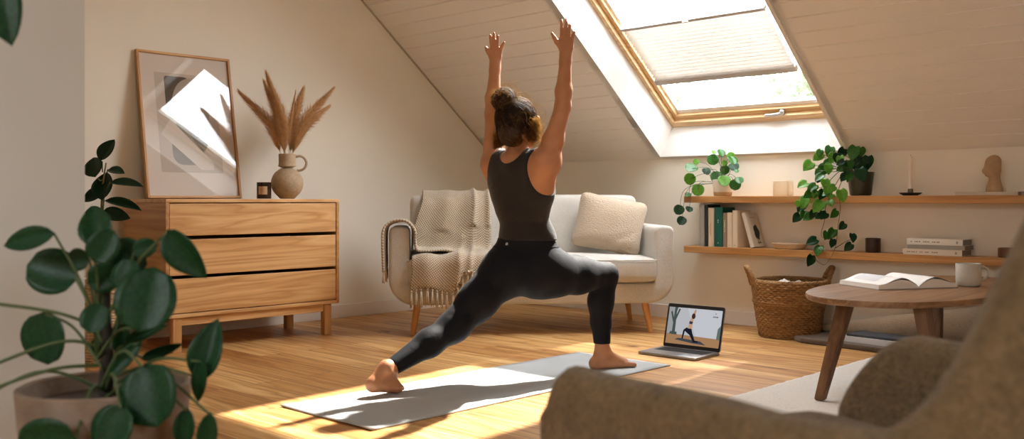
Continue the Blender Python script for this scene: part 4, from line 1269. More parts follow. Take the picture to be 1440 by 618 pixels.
# ------------------------------------------------------------------ walnut coffee table
TC = Vector((4.195, -1.18, 0))
t = thing('coffee_table', 'rounded walnut coffee table with splayed legs standing on the white rug', 'table', TC)
def superell(a, b, n, N=96):
    o = []
    for k in range(N):
        th_ = 2 * PI * k / N; c, s = math.cos(th_), math.sin(th_)
        o.append((math.copysign(abs(c) ** (2 / n), c) * a, math.copysign(abs(s) ** (2 / n), s) * b))
    return o
bm = BM()
rings = [(.94, .429), (.985, .434), (1.0, .444), (1.0, .456), (.994, .460), (.97, .460)]
base_o = superell(.415, .87, 2.35)
V = []
for f, z in rings:
    for (x, y) in base_o: V.append(bm.verts.new((x * (f if f < 1 else 1), y * (1 - (1 - f) * .5), z)))
grid_faces(bm, V, len(rings), 96, cv=True)
bm.faces.new(V[:96][::-1]); bm.faces.new(V[-96:])
bmesh.ops.recalc_face_normals(bm, faces=bm.faces)
obj('tabletop', bm, M_walnut, t, 40)
for (x0, y0, x1, y1) in ((-.085, -.70, -.105, -.915), (.215, -.60, .30, -.66), (-.17, .62, -.195, .72), (.20, .62, .25, .73)):
    bm = BM()
    w0, w1_ = .032, .021; V = []
    for (x, y, z, w) in ((x0, y0, .432, w0), (x1, y1, .019, w1_)):
        for (sx, sy) in ((-1, -1), (1, -1), (1, 1), (-1, 1)): V.append(bm.verts.new((x + sx * w, y + sy * w, z)))
    grid_faces(bm, V, 2, 4, cv=True); bm.faces.new(V[:4][::-1]); bm.faces.new(V[4:])
    bmesh.ops.recalc_face_normals(bm, faces=bm.faces)
    bmesh.ops.bevel(bm, geom=list(bm.edges), offset=.005, segments=2, affect='EDGES')
    obj('leg', bm, M_walnut_leg, t, 40)
for y in (-.5, .5):
    bm = BM(); bx(bm, (-.2, y - .03, .405), (.2, y + .03, .430), .003); obj('cross_rail', bm, M_walnut_leg, t)

# open book on the table: width direction along its near edge
BW = Vector((.494, .870, 0)).normalized(); BD = Vector((-BW.y, BW.x, 0))
BC = Vector((4.081, -1.231, .4605))
ob = thing('open_book', 'large open book with white pages lying on the walnut coffee table', 'book', BC, math.atan2(BW.y, BW.x))
hw, hd = .232, .158
def page_z(x):  # x from the spine outwards, 0..1
    return .006 + .046 * (math.sin(min(1, x * 1.35 + .0) * PI * .55) ** .8 if x > 0 else 0) * (1 - .72 * sm(x, .25, 1.0))
for s in (-1, 1):
    bm = BM(); n = 26; TP, BT = [], []
    for i in range(n + 1):
        f = i / n
        for y in (-hd + .004, hd - .004):
            TP.append(bm.verts.new((s * f * (hw - .006), y, .004 + page_z(f)))); 
    for i in range(n + 1):
        f = i / n
        for y in (-hd + .004, hd - .004): BT.append(bm.verts.new((s * (f * (hw - .002)), y, .0045)))
    grid_faces(bm, TP, n + 1, 2); grid_faces(bm, BT, n + 1, 2)
    for i in range(n):
        for j in (0, 1): bm.faces.new((TP[2 * i + j], TP[2 * i + 2 + j], BT[2 * i + 2 + j], BT[2 * i + j]))
    bm.faces.new((TP[2 * n], TP[2 * n + 1], BT[2 * n + 1], BT[2 * n])); bm.faces.new((TP[0], TP[1], BT[1], BT[0]))
    bmesh.ops.recalc_face_normals(bm, faces=bm.faces)
    kk = NT('page_block'); v = kk.co((1, 1, 420)); w = kk.noise(v, 1.5, 3)
    sn = kk.n('ShaderNodeNewGeometry'); 
    kk.bsdf(kk.ramp(w, [(.3, lin('#ded8cc')), (.6, lin('#f3f0ea'))]), .85)
    obj('page_block', bm, kk.m, ob, 40)
    # a few loose leaves lifting above the block
    for q in range(2):
        bm = BM(); V = []
        for i in range(n + 1):
            f = i / n
            for y in (-hd + .004, hd - .004): V.append(bm.verts.new((s * f * (hw - .008 - .004 * q), y, .0055 + page_z(f) + (.004 + .004 * q) * math.sin(PI * min(1, f * 1.05)))))
        grid_faces(bm, V, n + 1, 2); obj('page', bm, plain('page_paper', '#f3f1ec', .85), ob, 180)
    bm = BM(); bx(bm, (min(0, s * hw), -hd, .0), (max(0, s * hw), hd, .004), .001); obj('cover', bm, plain('grey_cover', '#b9b2aa', .7), ob)
# faint grey picture area on the left page
bm = BM(); V = []
for i in range(13):
    f = .25 + .55 * i / 12
    for y in (-.06, .12): V.append(bm.verts.new((-f * (hw - .012), y, .0067 + page_z(f) + .008 * math.sin(PI * min(1, f * 1.05)))))
grid_faces(bm, V, 13, 2); obj('page_picture', bm, plain('page_print', '#dcdcdd', .85), ob, 180)

# mug
k = NT('speckled_stoneware'); v = k.co(); n1 = k.noise(v, 170, 2); n2 = k.noise(v, 14, 3)
c = k.mix(.8, k.ramp(n2, [(.3, lin('#b9b4a8')), (.7, lin('#c8c3b7'))]), k.ramp(n1, [(.26, lin('#6f675b')), (.33, (1, 1, 1, 1))]), 'MULTIPLY')
k.bsdf(c, .4); M_mug = k.m
t = thing('mug', 'speckled grey stoneware mug behind the open book on the coffee table', 'mug', (4.335, -.975, .4605), R(44))
bm = BM(); lathe(bm, [(0, 0), (.050, 0), (.056, .006), (.0595, .03), (.060, .112), (.0585, .1145), (.0565, .112), (.0555, .03), (.05, .012), (0, .010)], 44); obj('body', bm, M_mug, t, 50)
bm = BM(); tube(bm, bez([(.057, 0, .096), (.078, 0, .097), (.096, 0, .082), (.097, 0, .058), (.083, 0, .038), (.057, 0, .030)], 7), .0062, 10, flat=1.3); obj('handle', bm, M_mug, t, 180)
bm = BM(); lathe(bm, [(0, .088), (.0562, .088), (.0562, .0885), (0, .0885)], 32); obj('drink', bm, plain('dark_coffee', '#2a1a10', .1), t)

# ------------------------------------------------------------------ low floor lounger against the back wall, with books on its front edge
M_beige = fabric('beige_linen', '#b09a7e', '#947f65', 330, .4)
t = thing('floor_cushion', 'low beige wedge floor cushion on a dark pad against the back wall', 'cushion', (3.9, -.30, 0))
bm = BM(); prism(bm, [(-.80, -.13), (-.72, -.20), (.80, -.34), (.80, .26), (-.80, .26)], 0, .034, .010)
obj('pad', bm, fabric('brown_felt', '#5b4530', '#43321f', 300, .4), t, 50)
bm = BM(); V = []; n = 40; mm = 28
for i in range(n + 1):
    f = i / n; x = -.77 + 1.55 * f
    h = .035 + .30 * f ** .85; d0 = .25; dpt = .10 + .12 * sm(f, 0, .5)
    for j in range(mm):
        a = 2 * PI * j / mm; c, s = math.cos(a), math.sin(a)
        y = d0 - dpt / 2 + math.copysign(abs(c) ** .7, c) * dpt / 2
        z = .034 + h / 2 + math.copysign(abs(s) ** .7, s) * h / 2
        V.append(bm.verts.new((x, y + .008 * mnoise.noise(Vector((x * 6, y * 6, z * 6))), max(.0345, z))))
grid_faces(bm, V, n + 1, mm, cv=True); bm.faces.new(V[:mm][::-1]); bm.faces.new(V[-mm:]); bmesh.ops.recalc_face_normals(bm, faces=bm.faces)
obj('backrest', bm, M_beige, t, 180)
flat_book('lower white book lying on the floor pad under the coffee table', (.47, .20, .034), 3.68, -.385, .0345, R(-7), '#cfd0d2', ink=False)
flat_book('thin dark-covered book lying on the white book under the coffee table', (.42, .185, .014), 3.675, -.378, .069, R(-5), '#3c3f44', ink=False)

# ------------------------------------------------------------------ boucle armchair in the near right corner, seen from behind its left shoulder
k = NT('boucle'); v = k.co(); n1 = k.noise(v, 75, 4, .65); vo = k.n('ShaderNodeTexVoronoi', Scale=120.); k.t.links.new(v, vo.inputs[0]); n2 = k.noise(v, 12, 3)
h = k.math('SUBTRACT', n1, k.math('MULTIPLY', vo.outputs[0], .5))
f = k.math('ADD', k.math('MULTIPLY', n1, .7), k.math('MULTIPLY', n2, .35))
k.bsdf(k.ramp(f, [(.30, lin('#55462f')), (.70, lin('#836d4f'))]), .95, k.bump(h, .8, .012), Sheen_Weight=.08, Sheen_Roughness=.5, Specular_IOR_Level=.2); M_boucle = k.m
AF = Vector((-.934, .351, 0))
AC = Vector((5.40, -4.57, 0))
# local frame: +y forward (towards AF), +x to the sitter's right
ang = math.atan2(AF.y, AF.x) - PI / 2
ac = thing('armchair', 'taupe boucle tub armchair in the near right corner, seen from behind', 'armchair', AC, ang)
hwid, dfront, dback = .36, .41, .40
def plan(tt):
    """U outline from the left arm's front (0) round the back (.5) to the right arm's front (1)"""
    L1 = .52; rc = .30
    s = tt * 2 if tt <= .5 else (1 - tt) * 2; sg = -1 if tt <= .5 else 1
    # left half: straight, quarter ellipse, straight to the middle
    seg = [dfront + dback - rc, PI / 2 * rc, hwid - rc]
    d = s * sum(seg)
    if d < seg[0]: p = Vector((-hwid, dfront - d, 0)); n = Vector((-1, 0, 0))
    elif d < seg[0] + seg[1]:
        a = (d - seg[0]) / rc; p = Vector((-hwid + rc - rc * math.cos(a), -dback + rc - rc * math.sin(a), 0)); n = Vector((-math.cos(a), -math.sin(a), 0))
    else: p = Vector((-hwid + rc + d - seg[0] - seg[1], -dback, 0)); n = Vector((0, -1, 0))
    if sg > 0: p.x = -p.x; n.x = -n.x
    elif p.y > 0: p.y *= 1.14
    return p, n
def rimz(tt):
    s = tt * 2 if tt <= .5 else (1 - tt) * 2
    z = .62 + .345 * sm(s, .67, .965)
    if tt <= .5: z -= .09 * (1 - sm(s, 0, .06)) ** 2 + .022 * (1 - sm(s, .05, .45))
    else:
        z += .02 * (1 - sm(s, .5, .7))
        z -= .20 * max(0., 1 - s / .21) ** 2
    return z
bm = BM(); NTt = 120; V = []; th = .085
prof_n = 0
for i in range(NTt + 1):
    tt = i / NTt
    p, n = plan(tt); zr = rimz(tt)
    s = min(tt, 1 - tt) * 2
    endf = sm(s, 0, .045)                       # arms are rounded off at the front
    T = th * (.35 + .65 * math.sqrt(max(0, endf)))
    pr = []
    nb = 10
    z0 = .17
    lean = .02 * sm(s, .6, 1)
    for q in range(nb): # outside going up
        f = q / nb; z = z0 + (zr - T * .5 - z0) * f
        pr.append((-.07 * (1 - f) ** 2 + lean * f + .0, z))
    for q in range(9):
        a = PI * q / 8
        pr.append((lean - T / 2 + T / 2 * math.cos(a), zr - T * .5 + T * .5 * math.sin(a)))
    for q in range(1, nb + 1):
        f = 1 - q / nb; z = z0 + (zr - T * .5 - z0) * f
        pr.append((lean * f - T - .02 * (1 - f), z))
    prof_n = len(pr)
    for (o_, z) in pr:
        w = p + n * o_
        w.z = z
        V.append(bm.verts.new(w))
grid_faces(bm, V, NTt + 1, prof_n, cv=True)
bm.faces.new(V[:prof_n][::-1]); bm.faces.new(V[-prof_n:])
bmesh.ops.recalc_face_normals(bm, faces=bm.faces)
obj('shell', bm, M_boucle, ac, 180)
bm = BM(); cushion(bm, (.545, .70, .19), .06, (0, .01, .025), 14, TM((0, .075, .375))); obj('seat_cushion', bm, M_boucle, ac, 180)
bm = BM(); bx(bm, (-.30, -.32, .16), (.30, .33, .30), .03); obj('base_frame', bm, M_boucle, ac, 60)
for sx in (-1, 1):
    for sy in (-.26, .28):
        bm = BM(); tube(bm, [(sx * .25, sy, .20), (sx * .28, sy * 1.12, 0)], [.022, .014], 16); obj('leg', bm, M_walnut_leg, ac, 60)

# ------------------------------------------------------------------ big-leaved plant close on the left, in a stone-coloured pot
CAM_R = R(43.86)
t = thing('potted_plant', 'dark green broad-leaved plant in a brown stone pot, nearest on the left', 'plant', (3.834, -5.12, 0), CAM_R)
k = NT('rough_stone_pot'); v = k.co(); n1 = k.noise(v, 10, 4); n2 = k.noise(v, 90, 4)
k.bsdf(k.ramp(n1, [(.3, lin('#6d5a4a')), (.7, lin('#8f7c6a'))]), .85, k.bump(n2, .5, .006)); M_stone = k.m
bm = BM(); lathe(bm, [(0, 0), (.125, 0), (.135, .008), (.165, .20), (.186, .46), (.187, .474), (.180, .478), (.172, .474), (.165, .43), (0, .43)], 56); obj('pot', bm, M_stone, t, 50); soil_disc(t, .166, .437)
rn = random.Random(21)
bm = BM()
tube(bm, bez([(0, 0, .43), (.004, .0, .55), (-.004, .01, .66), (.01, 0, .78)], 8), [.017 - .0003 * i for i in range(25)], 10)
obj('trunk', bm, plain('dark_bark', '#2b241c', .9), t, 180)
for i, (x, z, w, h, g) in enumerate(NEAR):
    big = i < 13
    y = (-.06, .02, .0, -.10, -.12, -.16, -.20, -.08, -.10, -.16, -.18, -.22, -.1)[i] if big else rn.uniform(-.10, .08)
    nrm = Vector((rn.uniform(-.25, .25), -1, rn.uniform(-.1, .35)))
    long_h = h >= w
    a = R(g) if long_h else R(g + (90 if x > 0 else 90))
    # leaf axis in the x-z plane
    ax = Vector((math.sin(a), 0, math.cos(a))) if long_h else Vector((math.cos(R(g)), 0, -math.sin(R(g))))
    if ax.dot(Vector((x, 0, z - .62))) < 0: ax = -ax
    l, wd = max(w, h), min(w, h)
    me = LM_O[i % 2] if (wd / l < .75) else LM_R[2]
    put_leaf(t, me, (x, y, z), nrm, ax, (wd * 1.04, l * 1.06))
    b0 = Vector((rn.uniform(-.02, .02), rn.uniform(-.02, .02), .45 + max(0, (z - .45)) * rn.uniform(.15, .55)))
    tip = Vector((x, y, z)) - ax * l * .48
    bm = BM(); md_ = (b0 + tip) / 2 + Vector((0, 0, .03 if z > .5 else .06)); tube(bm, bez([b0, md_, tip], 8), [.0042 - .00008 * q for q in range(17)], 6); obj('leaf_stalk', bm, M_stem, t, 180)
for (p0, p1, p2) in (((0, 0, .60), (-.12, -.02, .645), (-.36, -.05, .68)), ((0, 0, .56), (-.10, -.05, .575), (-.36, -.12, .47)), ((0, 0, .52), (-.10, -.1, .52), (-.34, -.16, .43))):
    bm = BM(); tube(bm, bez([p0, p1, p2], 10), .004, 6); obj('leaf_stalk', bm, M_stem, t, 180)
    q = Vector(p2); ax = (q - Vector(p1)).normalized()
    put_leaf(t, LM_R[2], q + ax * .055, (.1, -1, .3), ax, (.10, .115))

# rubber plant in a tall woven planter beside the chest
t = thing('potted_plant', 'dark rubber plant in a pale woven planter between the partition and the oak chest', 'plant', (.715, -3.80, 0), CAM_R)
k = NT('pale_wicker'); v = k.co((1, 1, 3)); n1 = k.noise(v, 50, 4, .65)
k.bsdf(k.ramp(n1, [(.35, lin('#b08e66')), (.65, lin('#dcc6a4'))]), .8, k.bump(n1, .5, .004))
bm = woven('w', lambda f: .098 + .030 * f, .46, 30, 40, .007, 5); o = obj('planter', bm, k.m, t, 180); md = o.modifiers.new('thick', 'SOLIDIFY'); md.thickness = .010; md.offset = -1
bm = BM(); lathe(bm, [(0, .003), (.098, .003), (.098, .014), (0, .014)], 32); obj('planter_base', bm, k.m, t)
soil_disc(t, .118, .42)
bm = BM(); tube(bm, bez([(0, 0, .42), (-.01, .01, .7), (.0, 0, .95), (.02, 0, 1.10)], 8), [.011 - .0003 * i for i in range(25)], 8); obj('trunk', bm, M_stem_b, t, 180)
for i, (x, z, w, h, g) in enumerate(RUB):
    y = rn.uniform(-.08, .06)
    long_h = h >= w
    ax = Vector((math.sin(R(-g)), 0, math.cos(R(-g)))) if long_h else Vector((math.cos(R(g)), 0, math.sin(R(g))))
    if not long_h and x < 0: ax = -ax
    l, wd = max(w, h), min(w, h)
    flat = wd / l < .45
    nrm = Vector((rn.uniform(-.2, .2), -.55 if flat else -1, .8 if flat else .35))
    put_leaf(t, LM_B[0], (x, y, z), nrm, ax, (max(wd, .075), l))
    tip = Vector((x, y, z)) - ax * l * .5
    bm = BM(); b0 = Vector((0, 0, max(.45, min(1.05, z - .07)))); tube(bm, bez([b0, (b0 + tip) / 2 + Vector((0, 0, -.01)), tip], 6), .0035, 6); obj('leaf_stalk', bm, M_stem, t, 180)

# plant hanging above the frame close on the left: one long leaf dips into view
t = thing('hanging_plant', 'dark leaf of a hanging plant dipping into the top left corner', 'plant', (3.80, -5.42, 1.80), CAM_R)
bm = BM(); lathe(bm, [(0, 0), (.07, 0), (.09, .02), (.10, .13), (.095, .13), (.085, .10), (0, .10)], 36); obj('pot', bm, plain('white_glaze', '#dcd8d0', .4), t, 50)
bm = BM()
for k_ in range(3):
    a = 2 * PI * k_ / 3; tube(bm, [(.097 * math.cos(a), .097 * math.sin(a), .12), (0, 0, .5), (0, 0, 1.198)], .0025, 5)
obj('hanger', bm, M_yarn, t)
for (x, z, l, w, g) in ((.128, -.505, .17, .085, 14), (-.12, -.18, .15, .08, -30), (-.08, -.30, .16, .08, -12), (.10, -.02, .14, .07, 60), (-.14, .02, .14, .07, -70)):
    ax = Vector((math.sin(R(g)), 0, -math.cos(R(g))))
    put_leaf(t, LM_O[0], (x, -.06, z), (.25, -1, .15), ax, (w, l))
    tip = Vector((x, -.06, z)) - ax * l * .5
    bm = BM(); tube(bm, bez([(x * .2, -.02, .12), (x * .6, -.10, .14 if z > -.1 else .10), tip + Vector((0, -.01, .12)) * (1 if z < -.1 else .1), tip], 7), .003, 6); obj('leaf_stalk', bm, M_stem, t, 180)
# ------------------------------------------------------------------ the person: one continuous body from smoothly blended tapered limbs
class Field:
    def __init__(s, lo, hi, h):
        s.h = h; s.lo = np.array(lo, float)
        s.n = np.ceil((np.array(hi) - s.lo) / h).astype(int) + 1
        s.F = np.full(tuple(s.n), 9., np.float32)
    def sub(s, lo, hi):
        a = np.maximum(0, np.floor((np.array(lo) - s.lo) / s.h).astype(int)); b = np.minimum(s.n, np.ceil((np.array(hi) - s.lo) / s.h).astype(int) + 1)
        sl = tuple(slice(a[i], b[i]) for i in range(3))
        ax = [(s.lo[i] + s.h * np.arange(a[i], b[i])).astype(np.float32) for i in range(3)]
        return sl, np.meshgrid(*ax, indexing='ij', sparse=True)
    def add(s, d, sl, k, op='u'):
        A = s.F[sl]
        if op == 'u':
            if k <= 0: s.F[sl] = np.minimum(A, d)
            else:
                h = np.clip(.5 + .5 * (A - d) / k, 0, 1); s.F[sl] = A * (1 - h) + d * h - k * h * (1 - h)
        else:
            d = -d
            h = np.clip(.5 - .5 * (A - d) / k, 0, 1) if k > 0 else (d > A).astype(np.float32)
            s.F[sl] = A * (1 - h) + d * h + (k * h * (1 - h) if k > 0 else 0)
    def cone(s, a, b, ra, rb, k=.02, sq=None, op='u', infl=0.):
        """tapered capsule; sq=(axis vector, factor<1) flattens it along that axis"""
        a = np.array(a, float); b = np.array(b, float); ra += infl; rb += infl
        m = max(ra, rb) * 1.05 + k + 3 * s.h
        sl, (X_, Y_, Z_) = s.sub(np.minimum(a, b) - m, np.maximum(a, b) + m)
        if any(v.stop <= v.start for v in sl): return
        px, py, pz = X_ - a[0], Y_ - a[1], Z_ - a[2]
        ba = b - a; L2 = max(1e-9, float(ba @ ba))
        t = np.clip((px * ba[0] + py * ba[1] + pz * ba[2]) / L2, 0, 1)
        dx, dy, dz = px - t * ba[0], py - t * ba[1], pz - t * ba[2]
        r = ra + (rb - ra) * t
        if sq is not None:
            n = np.array(sq[0], float); n /= np.linalg.norm(n); f = sq[1]
            q = (dx * n[0] + dy * n[1] + dz * n[2]) * (1 / f - 1)
            dx, dy, dz = dx + q * n[0], dy + q * n[1], dz + q * n[2]
            d = (np.sqrt(dx * dx + dy * dy + dz * dz) - r) * (.5 + .5 * f)
        else: d = np.sqrt(dx * dx + dy * dy + dz * dz) - r
        s.add(d.astype(np.float32), sl, k, op)
    def ell(s, c, r, k=.02, op='u', rot=None):
        c = np.array(c, float); r = np.array(r, float); m = r.max() + k + 3 * s.h
        sl, (X_, Y_, Z_) = s.sub(c - m, c + m)
        if any(v.stop <= v.start for v in sl): return
        p = [X_ - c[0], Y_ - c[1], Z_ - c[2]]
        if rot is not None:
            Rm = np.array(rot.transposed()); p = [Rm[i, 0] * p[0] + Rm[i, 1] * p[1] + Rm[i, 2] * p[2] for i in range(3)]
        q = np.sqrt((p[0] / r[0]) ** 2 + (p[1] / r[1]) ** 2 + (p[2] / r[2]) ** 2)
        q2 = np.sqrt((p[0] / r[0] ** 2) ** 2 + (p[1] / r[1] ** 2) ** 2 + (p[2] / r[2] ** 2) ** 2) + 1e-6
        s.add((q * (q - 1) / q2).astype(np.float32), sl, k, op)
    def plane(s, p, n):
        """cut away the side the normal points to"""
        n = np.array(n, float); n /= np.linalg.norm(n)
        sl, (X_, Y_, Z_) = s.sub(s.lo, s.lo + s.h * s.n)
        s.F = np.maximum(s.F, ((X_ - p[0]) * n[0] + (Y_ - p[1]) * n[1] + (Z_ - p[2]) * n[2]).astype(np.float32))
    def local_plane(s, p, n, c, rad):
        n = np.array(n, float); n /= np.linalg.norm(n)
        sl, (X_, Y_, Z_) = s.sub(np.array(c) - rad, np.array(c) + rad)
        s.F[sl] = np.maximum(s.F[sl], ((X_ - p[0]) * n[0] + (Y_ - p[1]) * n[1] + (Z_ - p[2]) * n[2]).astype(np.float32))
    def mesh(s, name, off=(0, 0, 0)):
        """naive surface nets"""
        F = s.F; ins = F < 0
        nx, ny, nz = F.shape
        c = np.zeros((nx - 1, ny - 1, nz - 1), np.uint8)
        for dx in (0, 1):
            for dy in (0, 1):
                for dz in (0, 1): c += ins[dx:nx - 1 + dx, dy:ny - 1 + dy, dz:nz - 1 + dz]
        cell = np.argwhere((c > 0) & (c < 8)); del c
        idx = np.full((nx - 1, ny - 1, nz - 1), -1, np.int32); idx[tuple(cell.T)] = np.arange(len(cell))
        acc = np.zeros((len(cell), 3)); cnt = np.zeros(len(cell))
        cor = [(i, j, k) for i in (0, 1) for j in (0, 1) for k in (0, 1)]
        for i, A in enumerate(cor):
            for B in cor[i + 1:]:
                if sum(abs(A[q] - B[q]) for q in range(3)) != 1: continue
                fa = F[cell[:, 0] + A[0], cell[:, 1] + A[1], cell[:, 2] + A[2]]; fb = F[cell[:, 0] + B[0], cell[:, 1] + B[1], cell[:, 2] + B[2]]
                m = (fa < 0) != (fb < 0)
                t = np.where(m, fa / np.where(m, fa - fb, 1), 0)
                P = np.array(A)[None] + t[:, None] * (np.array(B) - np.array(A))[None]
                acc += np.where(m[:, None], P, 0); cnt += m
        V = (cell + acc / np.maximum(cnt, 1)[:, None]) * s.h + s.lo - np.array(off)
        quads = []
        for ax in range(3):
            u, v = (ax + 1) % 3, (ax + 2) % 3
            A = [slice(None)] * 3; B = [slice(None)] * 3; A[ax] = slice(0, -1); B[ax] = slice(1, None)
            a, b = ins[tuple(A)], ins[tuple(B)]
            e = np.argwhere(a != b)
            ok = (e[:, u] > 0) & (e[:, v] > 0) & (e[:, u] < F.shape[u] - 1) & (e[:, v] < F.shape[v] - 1); e = e[ok]
            fl = a[tuple(e.T)]
            def at(du, dv):
                q = e.copy(); q[:, u] -= du; q[:, v] -= dv; return idx[tuple(q.T)]
            Q = np.stack([at(1, 1), at(0, 1), at(0, 0), at(1, 0)], 1)
            Q[~fl] = Q[~fl][:, ::-1]
            quads.append(Q)
        Q = np.concatenate(quads); Q = Q[(Q >= 0).all(1)]
        me = bpy.data.meshes.new(name)
        me.vertices.add(len(V)); me.vertices.foreach_set('co', V.astype(np.float32).ravel())
        me.loops.add(len(Q) * 4); me.loops.foreach_set('vertex_index', Q.astype(np.int32).ravel())
        me.polygons.add(len(Q)); me.polygons.foreach_set('loop_start', np.arange(0, len(Q) * 4, 4, dtype=np.int32)); me.polygons.foreach_set('loop_total', np.full(len(Q), 4, np.int32))
        me.polygons.foreach_set('use_smooth', np.ones(len(Q), bool))
        me.update(); me.validate()
        return me

# joints (metres); she lunges towards +y
HL, HR = (2.662, -2.575, .555), (2.806, -2.497, .560)
KF, AFr = (2.885, -2.075, .502), (2.873, -2.088, .095)
KB, ABk = (2.622, -2.915, .285), (2.582, -3.290, .118)
SHL, ELL, WRL = (2.588, -2.605, 1.072), (2.515, -2.548, 1.341), (2.497, -2.510, 1.600)
SHR, ELR, WRR = (2.912, -2.570, 1.075), (2.968, -2.516, 1.350), (2.968, -2.495, 1.600)
MZ = .0066
def lower(Fd, i=0., skin=True):
    c = Fd.cone
    c(HL, HR, .108, .106, .03, ((0, 1, 0), .92), infl=i)
    c((2.690, -2.548, .66), (2.780, -2.506, .66), .094, .094, .06, ((0, 1, 0), .85), infl=i)
    c((2.800, -2.545, .512), (2.835, -2.44, .520), .100, .100, .06, infl=i)      # glutes
    c((2.672, -2.625, .525), (2.67, -2.60, .53), .096, .10, .06, infl=i)
    # front leg
    c((2.822, -2.48, .530), (2.86, -2.28, .506), .112, .090, .06, infl=i)
    c((2.86, -2.28, .512), (KF[0], KF[1] - .01, KF[2] - .005), .088, .063, .04, infl=i)
    c(KF, (2.878, -2.105, .36), .058, .060, .03, infl=i)
    c((2.878, -2.112, .37), (2.873, -2.10, .25), .060, .050, .03, infl=i)
    c((2.873, -2.10, .25), AFr, .048, .036, .02, infl=i)
    # back leg
    c((2.66, -2.61, .53), (2.64, -2.78, .395), .110, .086, .06, infl=i)
    c((2.64, -2.78, .395), KB, .086, .066, .05, infl=i)
    c(KB, (2.604, -3.06, .218), .064, .058, .05, infl=i)
    c((2.604, -3.06, .218), ABk, .058, .034, .04, infl=i)
def torso(Fd, i=0.):
    c = Fd.cone
    c((2.697, -2.545, .72), (2.768, -2.512, .72), .086, .086, .05, ((0, 1, 0), .85), infl=i)
    c((2.690, -2.570, .86), (2.778, -2.538, .86), .098, .100, .06, ((0, 1, 0), .85), infl=i)
    c((2.672, -2.585, .97), (2.808, -2.555, .97), .096, .096, .06, ((0, 1, 0), .85), infl=i)
    c((2.645, -2.600, 1.055), (2.832, -2.572, 1.055), .078, .078, .05, ((0, 1, 0), .9), infl=i)
    c((2.69, -2.475, .955), (2.765, -2.455, .955), .056, .056, .05, infl=i)          # bust
    # lats up into the raised arms
    c((2.645, -2.575, .94), (2.575, -2.595, 1.09), .062, .052, .05, infl=i)
    c((2.84, -2.55, .94), (2.905, -2.565, 1.09), .066, .056, .05, infl=i)
def finger(Fd, pts, r0, r1, k=.004):
    for q in range(len(pts) - 1):
        f0, f1 = q / (len(pts) - 1), (q + 1) / (len(pts) - 1)
        Fd.cone(pts[q], pts[q + 1], r0 + (r1 - r0) * f0, r0 + (r1 - r0) * f1, k)
HRV = np.array([.721, .693, 0.])      # across the hand
HNV = np.array([.69, -.72, 0.])       # out of the hand, towards the room
def hand(Fd, wr, sx, kn, tips, thumb, palm_back, wob):
    """sx mirrors nothing: kn/tips are (across, up) offsets in metres from the wrist"""
    W0 = np.array(wr, float)
    P3 = lambda a, u, o=0.: W0 + HRV * a + np.array([0, 0, u]) + HNV * o
    # palm: four metacarpal rays and a heel, flattened
    for (a, u) in kn:
        Fd.cone(P3(a * .35, .012), P3(a, u - .006), .0175, .0125, .012, (HNV, .72))
    Fd.cone(P3(kn[0][0] * .5, .045), P3(kn[3][0] * .6, .04), .020, .018, .012, (HNV, .62))
    for q, ((a, u), (ta, tu)) in enumerate(zip(kn, tips)):
        b = palm_back * (.006 + .004 * q)
        mid = ((a * .52 + ta * .48), (u * .52 + tu * .48)); m2 = ((a * .22 + ta * .78), (u * .22 + tu * .78))
        finger(Fd, [P3(a, u - .008), P3(*mid, .004 * palm_back), P3(*m2, b * .6), P3(ta, tu - .005, b * 1.6)], .0088, .0064)
    (ba, bu), (ma, mu), (ta, tu) = thumb
    finger(Fd, [P3(ba, bu), P3(ma, mu, palm_back * .006), P3((ma + ta) / 2, (mu + tu) / 2, palm_back * .008), P3(ta, tu, palm_back * .008)], .0135, .0075, .008)
def head(Fd):
    hc = np.array([2.748, -2.592, 1.280])
    Fd.ell(hc, (.073, .092, .100), .02)
    Fd.ell(hc + [0, .030, -.040], (.056, .060, .075), .03)               # face
    Fd.cone(hc + [-.02, .062, -.098], hc + [.02, .062, -.098], .022, .022, .03)   # jaw and chin
    Fd.cone(hc + [0, .092, .005], hc + [0, .112, -.028], .008, .0125, .012)      # nose
    Fd.ell(hc + [0, .100, .030], (.045, .012, .012), .012)               # brow
    for s in (-1, 1):
        Fd.ell(hc + [s * .029, .092, .008], (.016, .014, .011), .008, 'd')        # eye socket
        Fd.ell(hc + [s * .029, .083, .008], (.0125, .0125, .0125), .002)          # eyeball
        Fd.cone(hc + [s * .072, -.002, .012], hc + [s * .074, -.004, -.02], .015, .010, .006, ((1, .25, 0), .4))   # ear
        Fd.cone(hc + [s * .048, .060, -.028], hc + [s * .030, .078, -.032], .016, .016, .02)   # cheek
    Fd.cone(hc + [-.018, .096, -.058], hc + [.018, .096, -.058], .006, .006, .008)   # lips
    Fd.cone(hc + [-.013, .094, -.068], hc + [.013, .094, -.068], .0065, .0065, .006)
    Fd.cone((2.74, -2.600, 1.04), (2.745, -2.596, 1.22), .054, .048, .035)            # neck
    Fd.cone((2.735, -2.61, 1.078), SHL, .042, .040, .05); Fd.cone((2.745, -2.61, 1.078), SHR, .042, .042, .05)   # trapezius
def arm(Fd, s, e, w):
    s, e, w = map(np.array, (s, e, w))
    Fd.cone(s, s * .6 + e * .4, .056, .050, .04)
    Fd.cone(s * .6 + e * .4, e, .048, .038, .03)
    Fd.cone(e, e * .7 + w * .3, .039, .041, .02)
    Fd.cone(e * .7 + w * .3, w, .040, .0255, .02)
    Fd.cone(e * .1 + w * .9, w + [0, 0, .02], .026, .024, .02, (HNV, .8))
